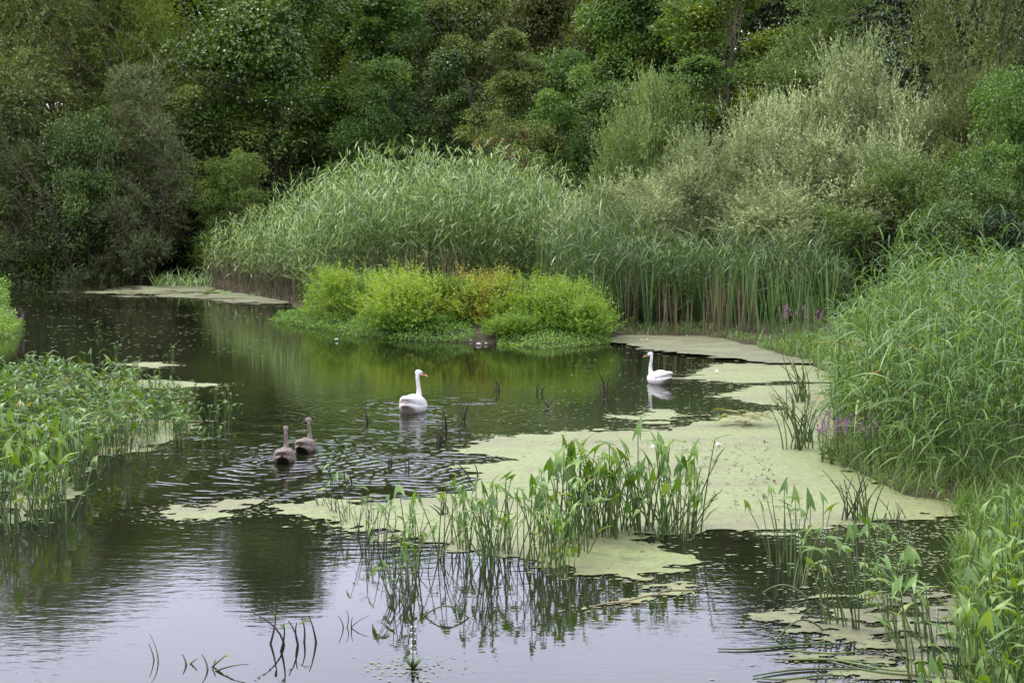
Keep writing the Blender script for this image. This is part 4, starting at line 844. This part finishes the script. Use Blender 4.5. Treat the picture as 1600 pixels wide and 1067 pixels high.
# ------------------------------------------------------------------ purple loosestrife
def loosestrife(x, y, s, label, group):
    t = thing('loosestrife', label, 'flower', (x, y, max(ground(x, y), 0) - .02), random.random() * 6, group, (s, s, s))
    for i in range(6):
        hgt = .75 + .25 * random.random(); lx, ly = random.gauss(0, .22), random.gauss(0, .22); tt = np.linspace(0, 1, 5)
        pts = np.stack([lx * tt * hgt, ly * tt * hgt, hgt * tt], 1); so = obj('stem', Geo().add(*tube(pts, np.linspace(.007, .003, 5), 4), .5).mesh('stem', M['stalk'], True), t)
        k = 26; f = rng.random(k) * .8; a = rng.random(k) * 6.283
        V, Q = leaf_quads(np.stack([lx * f * hgt, ly * f * hgt, hgt * f], 1), np.stack([np.cos(a), np.sin(a), .3 + 0 * a], 1), np.tile([0, 0, 1.0], (k, 1)), np.full(k, .09), np.full(k, .022)); obj('leaves', Geo().add(V, Q, np.repeat(rng.random(k), 4)).mesh('leaves', M['arrow']), so)
        k = 22; f = .72 + .30 * rng.random(k); a = rng.random(k) * 6.283
        V, Q = leaf_quads(np.stack([lx * f * hgt, ly * f * hgt, hgt * f], 1), np.stack([np.cos(a), np.sin(a), .4 + 0 * a], 1), rnd_dirs(k), np.full(k, .034), np.full(k, .024)); tag(obj('flower_spike', Geo().add(V, Q, np.repeat(rng.random(k), 4)).mesh('flower_spike', M['purple']), so), kind='stuff')
for px_, py_ in [(1285, 722), (1300, 726), (1325, 730), (1355, 738), (1295, 712)]:
    x, y = at(px_, py_); loosestrife(x, y, .58 + .12 * random.random(), 'purple loosestrife in flower between rush tufts and the near reeds', 'loosestrife by the near reeds')
for px_, py_ in [(1225, 549), (1268, 560), (1310, 572)]:
    x, y = at(px_, py_); loosestrife(x, y, .8 + .3 * random.random(), 'purple loosestrife on the grassy bank point past the cattails', 'loosestrife by the cattails')
for px_, py_ in [(36, 517), (18, 514), (8, 505)]:
    x, y = at(px_, py_); loosestrife(x, y, .55, 'purple loosestrife on the small point of the left bank', 'loosestrife on the left bank')

# ------------------------------------------------------------------ swans
def birdmat(name, c1, c2, dark=None):
    m = bpy.data.materials.new(name); n, l = nodes(m); p = n['Principled BSDF']; tc = n.new('ShaderNodeTexCoord')
    mp = n.new('ShaderNodeMapping'); mp.inputs['Scale'].default_value = (26, 9, 22); l.new(tc.outputs['Object'], mp.inputs['Vector'])
    no = n.new('ShaderNodeTexNoise'); no.inputs['Scale'].default_value = 1; no.inputs['Detail'].default_value = 4; l.new(mp.outputs[0], no.inputs['Vector'])
    r = ramp(n, [(.35, c1), (.65, c2)]); l.new(no.outputs['Fac'], r.inputs['Fac']); src = r.outputs['Color']
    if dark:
        a = n.new('ShaderNodeAttribute'); a.attribute_name = 'rear_shade'
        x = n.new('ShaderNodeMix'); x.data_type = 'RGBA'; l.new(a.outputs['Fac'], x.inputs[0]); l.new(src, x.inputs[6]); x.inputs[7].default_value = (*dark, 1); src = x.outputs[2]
    l.new(src, p.inputs['Base Color']); p.inputs['Roughness'].default_value = .75; p.inputs['Specular IOR Level'].default_value = .2
    b = n.new('ShaderNodeBump'); b.inputs['Strength'].default_value = .35; b.inputs['Distance'].default_value = .01; l.new(no.outputs['Fac'], b.inputs['Height']); l.new(b.outputs[0], p.inputs['Normal'])
    return m
M['swan'] = birdmat('swan_plumage', (.52, .49, .44), (.62, .60, .57), (.40, .32, .25))  # last colour: brown shade painted under the tail
M['cygnet'] = birdmat('cygnet_plumage', (.125, .094, .074), (.23, .182, .15), (.012, .009, .008))  # near-black last colour: painted under-tail shade and wet feathers
M['bill'] = plainmat('orange_bill', (.62, .19, .05), (.72, .25, .07), 20, .45)
M['greybill'] = plainmat('grey_bill', (.06, .055, .06), (.10, .09, .09), 20, .45)
M['black'] = plainmat('black_skin', (.012, .012, .012), (.02, .02, .02), 20, .4)
def loft(secs, sides=16):
    an = np.arange(sides) / sides * 2 * np.pi; V = []; Q = []
    for (c, hw, hh) in secs: V.append(np.stack([c[0] + hw * np.cos(an), np.full(sides, c[1]), c[2] + hh * np.sin(an)], 1))
    n = len(secs)
    for i in range(n - 1):
        for j in range(sides): k = (j + 1) % sides; Q.append((i * sides + j, i * sides + sides + j, i * sides + sides + k, i * sides + k))
    return np.concatenate(V), np.array(Q)
def bird(name, label, cat, x, y, heading, head_turn, s, mat, adult, neck=(0, 0), group=None):
    """local +Y is forward; heading turns it about the vertical"""
    g = Geo()
    def closed(secs):
        V, Q = loft(secs); n = len(secs); g.add(np.concatenate([V, [secs[0][0]], [secs[-1][0]]]), Q)
        m = len(V); T3 = [(m, (j + 1) % 16, j) for j in range(16)] + [(m + 1, (n - 1) * 16 + j, (n - 1) * 16 + (j + 1) % 16) for j in range(16)]
        g.f.append(np.array(T3)[:, [0, 2, 1]] + g.n - m - 2); g.m.append(np.zeros(len(T3), int))
    closed([((0, -.43, .155), .03, .012), ((0, -.38, .15), .065, .025), ((0, -.30, .125), .11, .06), ((0, -.2, .10), .165, .12), ((0, -.06, .09), .205, .16), ((0, .08, .085), .21, .17), ((0, .2, .085), .185, .155), ((0, .29, .09), .13, .12), ((0, .345, .095), .07, .07), ((0, .365, .095), .02, .02)])
    for sx in (-1, 1):                                        # folded wings, raised over the back
        closed([((sx * .02, -.42, .262), .014, .012), ((sx * .04, -.35, .245), .040, .035), ((sx * .065, -.25, .205), .072, .075), ((sx * .095, -.10, .155), .100, .112), ((sx * .10, .06, .135), .098, .115), ((sx * .09, .17, .125), .075, .09), ((sx * .08, .24, .12), .02, .03)])
    closed([((0, -.36, .21), .012, .012), ((0, -.28, .20), .05, .05), ((0, -.12, .17), .10, .125), ((0, .05, .15), .12, .135), ((0, .2, .13), .08, .09), ((0, .26, .12), .02, .02)])
    nx, ny = neck
    cp = np.array([(0, .24, .08), (0, .31, .16), (nx * .3, .345 + ny * .3, .26), (nx * .7, .325 + ny * .7, .38), (nx, .288 + ny, .49), (nx, .285 + ny, .565), (nx, .305 + ny, .605)])
    tt = np.linspace(0, len(cp) - 1, 25); pts = np.stack([np.interp(tt, np.arange(len(cp)), cp[:, i]) for i in range(3)], 1)
    for _ in range(3): pts[1:-1] = (pts[:-2] + 2 * pts[1:-1] + pts[2:]) / 4
    rad = np.interp(np.linspace(0, 1, 25), [0, .2, .45, .8, 1], [.085, .056, .035, .031, .031]) * (1 if adult else 1.15)
    V, Q = tube(pts, rad, 12); m = len(V); caps = [(m, (j + 1) % 12, j) for j in range(12)] + [(m + 1, 24 * 12 + j, 24 * 12 + (j + 1) % 12) for j in range(12)]
    g.add(np.concatenate([V, pts[:1], pts[-1:]]), Q); g.f.append(np.array(caps) + g.n - m - 2); g.m.append(np.zeros(len(caps), int))
    R = Matrix.Rotation(head_turn, 4, 'Z'); pivot = Vector((nx, .305 + ny, .60)); HM = Matrix.Translation(pivot) @ R @ Matrix.Rotation(math.radians(-14), 4, 'X')
    hk = 1.0 if adult else 1.22
    hs = [((0, -.045, -.005), .012, .012), ((0, -.03, 0), .036, .036), ((0, .01, .006), .043, .044), ((0, .05, .003), .037, .037), ((0, .085, -.006), .026, .026), ((0, .115, -.012), .016, .014)]
    V, Q = loft(hs); V = V * hk; n0 = len(hs); V = np.concatenate([V, np.array([hs[0][0]]) * hk, np.array([hs[-1][0]]) * hk]); V = np.array([HM @ Vector(v) for v in V]); m = n0 * 16
    g.add(V, Q); T3 = [(m, (j + 1) % 16, j) for j in range(16)] + [(m + 1, (n0 - 1) * 16 + j, (n0 - 1) * 16 + (j + 1) % 16) for j in range(16)]
    g.f.append(np.array(T3)[:, [0, 2, 1]] + g.n - m - 2); g.m.append(np.zeros(len(T3), int))
    raw = obj('raw', g.mesh('raw', mat)); rm = raw.modifiers.new('r', 'REMESH'); rm.mode = 'VOXEL'; rm.voxel_size = .009; rm.use_smooth_shade = True
    sm = raw.modifiers.new('s', 'SMOOTH'); sm.factor = .5; sm.iterations = 5
    me = bpy.data.meshes.new_from_object(raw.evaluated_get(bpy.context.evaluated_depsgraph_get())); bpy.data.objects.remove(raw)
    me.name = 'body'; me.materials.clear(); me.materials.append(mat)
    co = np.zeros(len(me.vertices) * 3, np.float32); me.vertices.foreach_get('co', co); co = co.reshape(-1, 3)
    rear_shade = np.clip((-.13 - co[:, 1]) / .04, 0, 1) * np.clip((.215 - co[:, 2] - np.abs(co[:, 0]) * 1.0) / .03, 0, 1) * np.clip((.125 - np.abs(co[:, 0])) / .02, 0, 1)  # mask for the shade painted into the plumage below the tail
    a = me.attributes.new('rear_shade', 'FLOAT', 'POINT'); a.data.foreach_set('value', rear_shade.astype(np.float32))
    t = thing(name, label, cat, (x, y, 0), heading, group, (s, s, s)); b = obj('body', me, t)
    bl = [((0, .10, -.010), .019, .019), ((0, .13, -.014), .017, .014), ((0, .155, -.020), .014, .009), ((0, .178, -.026), .012, .006), ((0, .186, -.029), .004, .003)]
    V, Q = loft(bl, 10); o = obj('bill', Geo().add(V, Q).mesh('bill', M['bill' if adult else 'greybill'], True), b); o.matrix_local = HM @ Matrix.Scale(hk, 4)
    if adult:
        V, Q = loft([((0, .085, .012), .004, .004), ((0, .095, .016), .016, .014), ((0, .112, .010), .016, .015), ((0, .128, 0), .006, .006)], 10); o = obj('bill_knob', Geo().add(V, Q).mesh('bill_knob', M['black'], True), b); o.matrix_local = HM
    for sx in (-1, 1):
        V, Q = loft([((sx * .031, .052, .012), .003, .003), ((sx * .033, .062, .013), .008, .008), ((sx * .028, .082, .008), .008, .008), ((sx * .022, .105, 0), .005, .008)], 8); o = obj('eye', Geo().add(V, Q).mesh('eye', M['black'], True), b); o.matrix_local = HM @ Matrix.Scale(hk, 4)
    return t
bird('swan', 'white swan seen from behind with its head turned right, orange bill showing', 'swan', *SW1, math.radians(-14), math.radians(-80), 1.0, M['swan'], True, (-.01, 0))
bird('swan', 'white swan by the duckweed tongues swimming off with its head facing left', 'swan', *SW2, math.radians(30), math.radians(52), .88, M['swan'], True, (-.01, .01))
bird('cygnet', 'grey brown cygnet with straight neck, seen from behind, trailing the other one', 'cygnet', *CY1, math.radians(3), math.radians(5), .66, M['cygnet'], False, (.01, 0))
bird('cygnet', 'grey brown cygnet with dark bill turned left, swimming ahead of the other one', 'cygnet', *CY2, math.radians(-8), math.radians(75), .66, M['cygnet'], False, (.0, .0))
# white feathers lying on the weed
for i, (a_, b_) in enumerate([(1123, 699), (1075, 528), (1010, 533), (1002, 534), (525, 533), (1118, 584), (1022, 703), (1490, 590)]):
    x, y = at(a_, b_); s = .10 if b_ > 600 else .14
    V, Q = leaf_quads(np.array([[-s / 2, 0, .03]]), np.array([[1.0, .2, .12]]), np.array([[0, -.3, 1.0]]), [s], [s * .6], .5); tag(obj('feather', Geo().add(V, Q, .5).mesh('feather', M['white']), None, (x, y, 0), (0, 0, i)), 'small white feather lying on the floating weed', 'feather', 'white feathers')
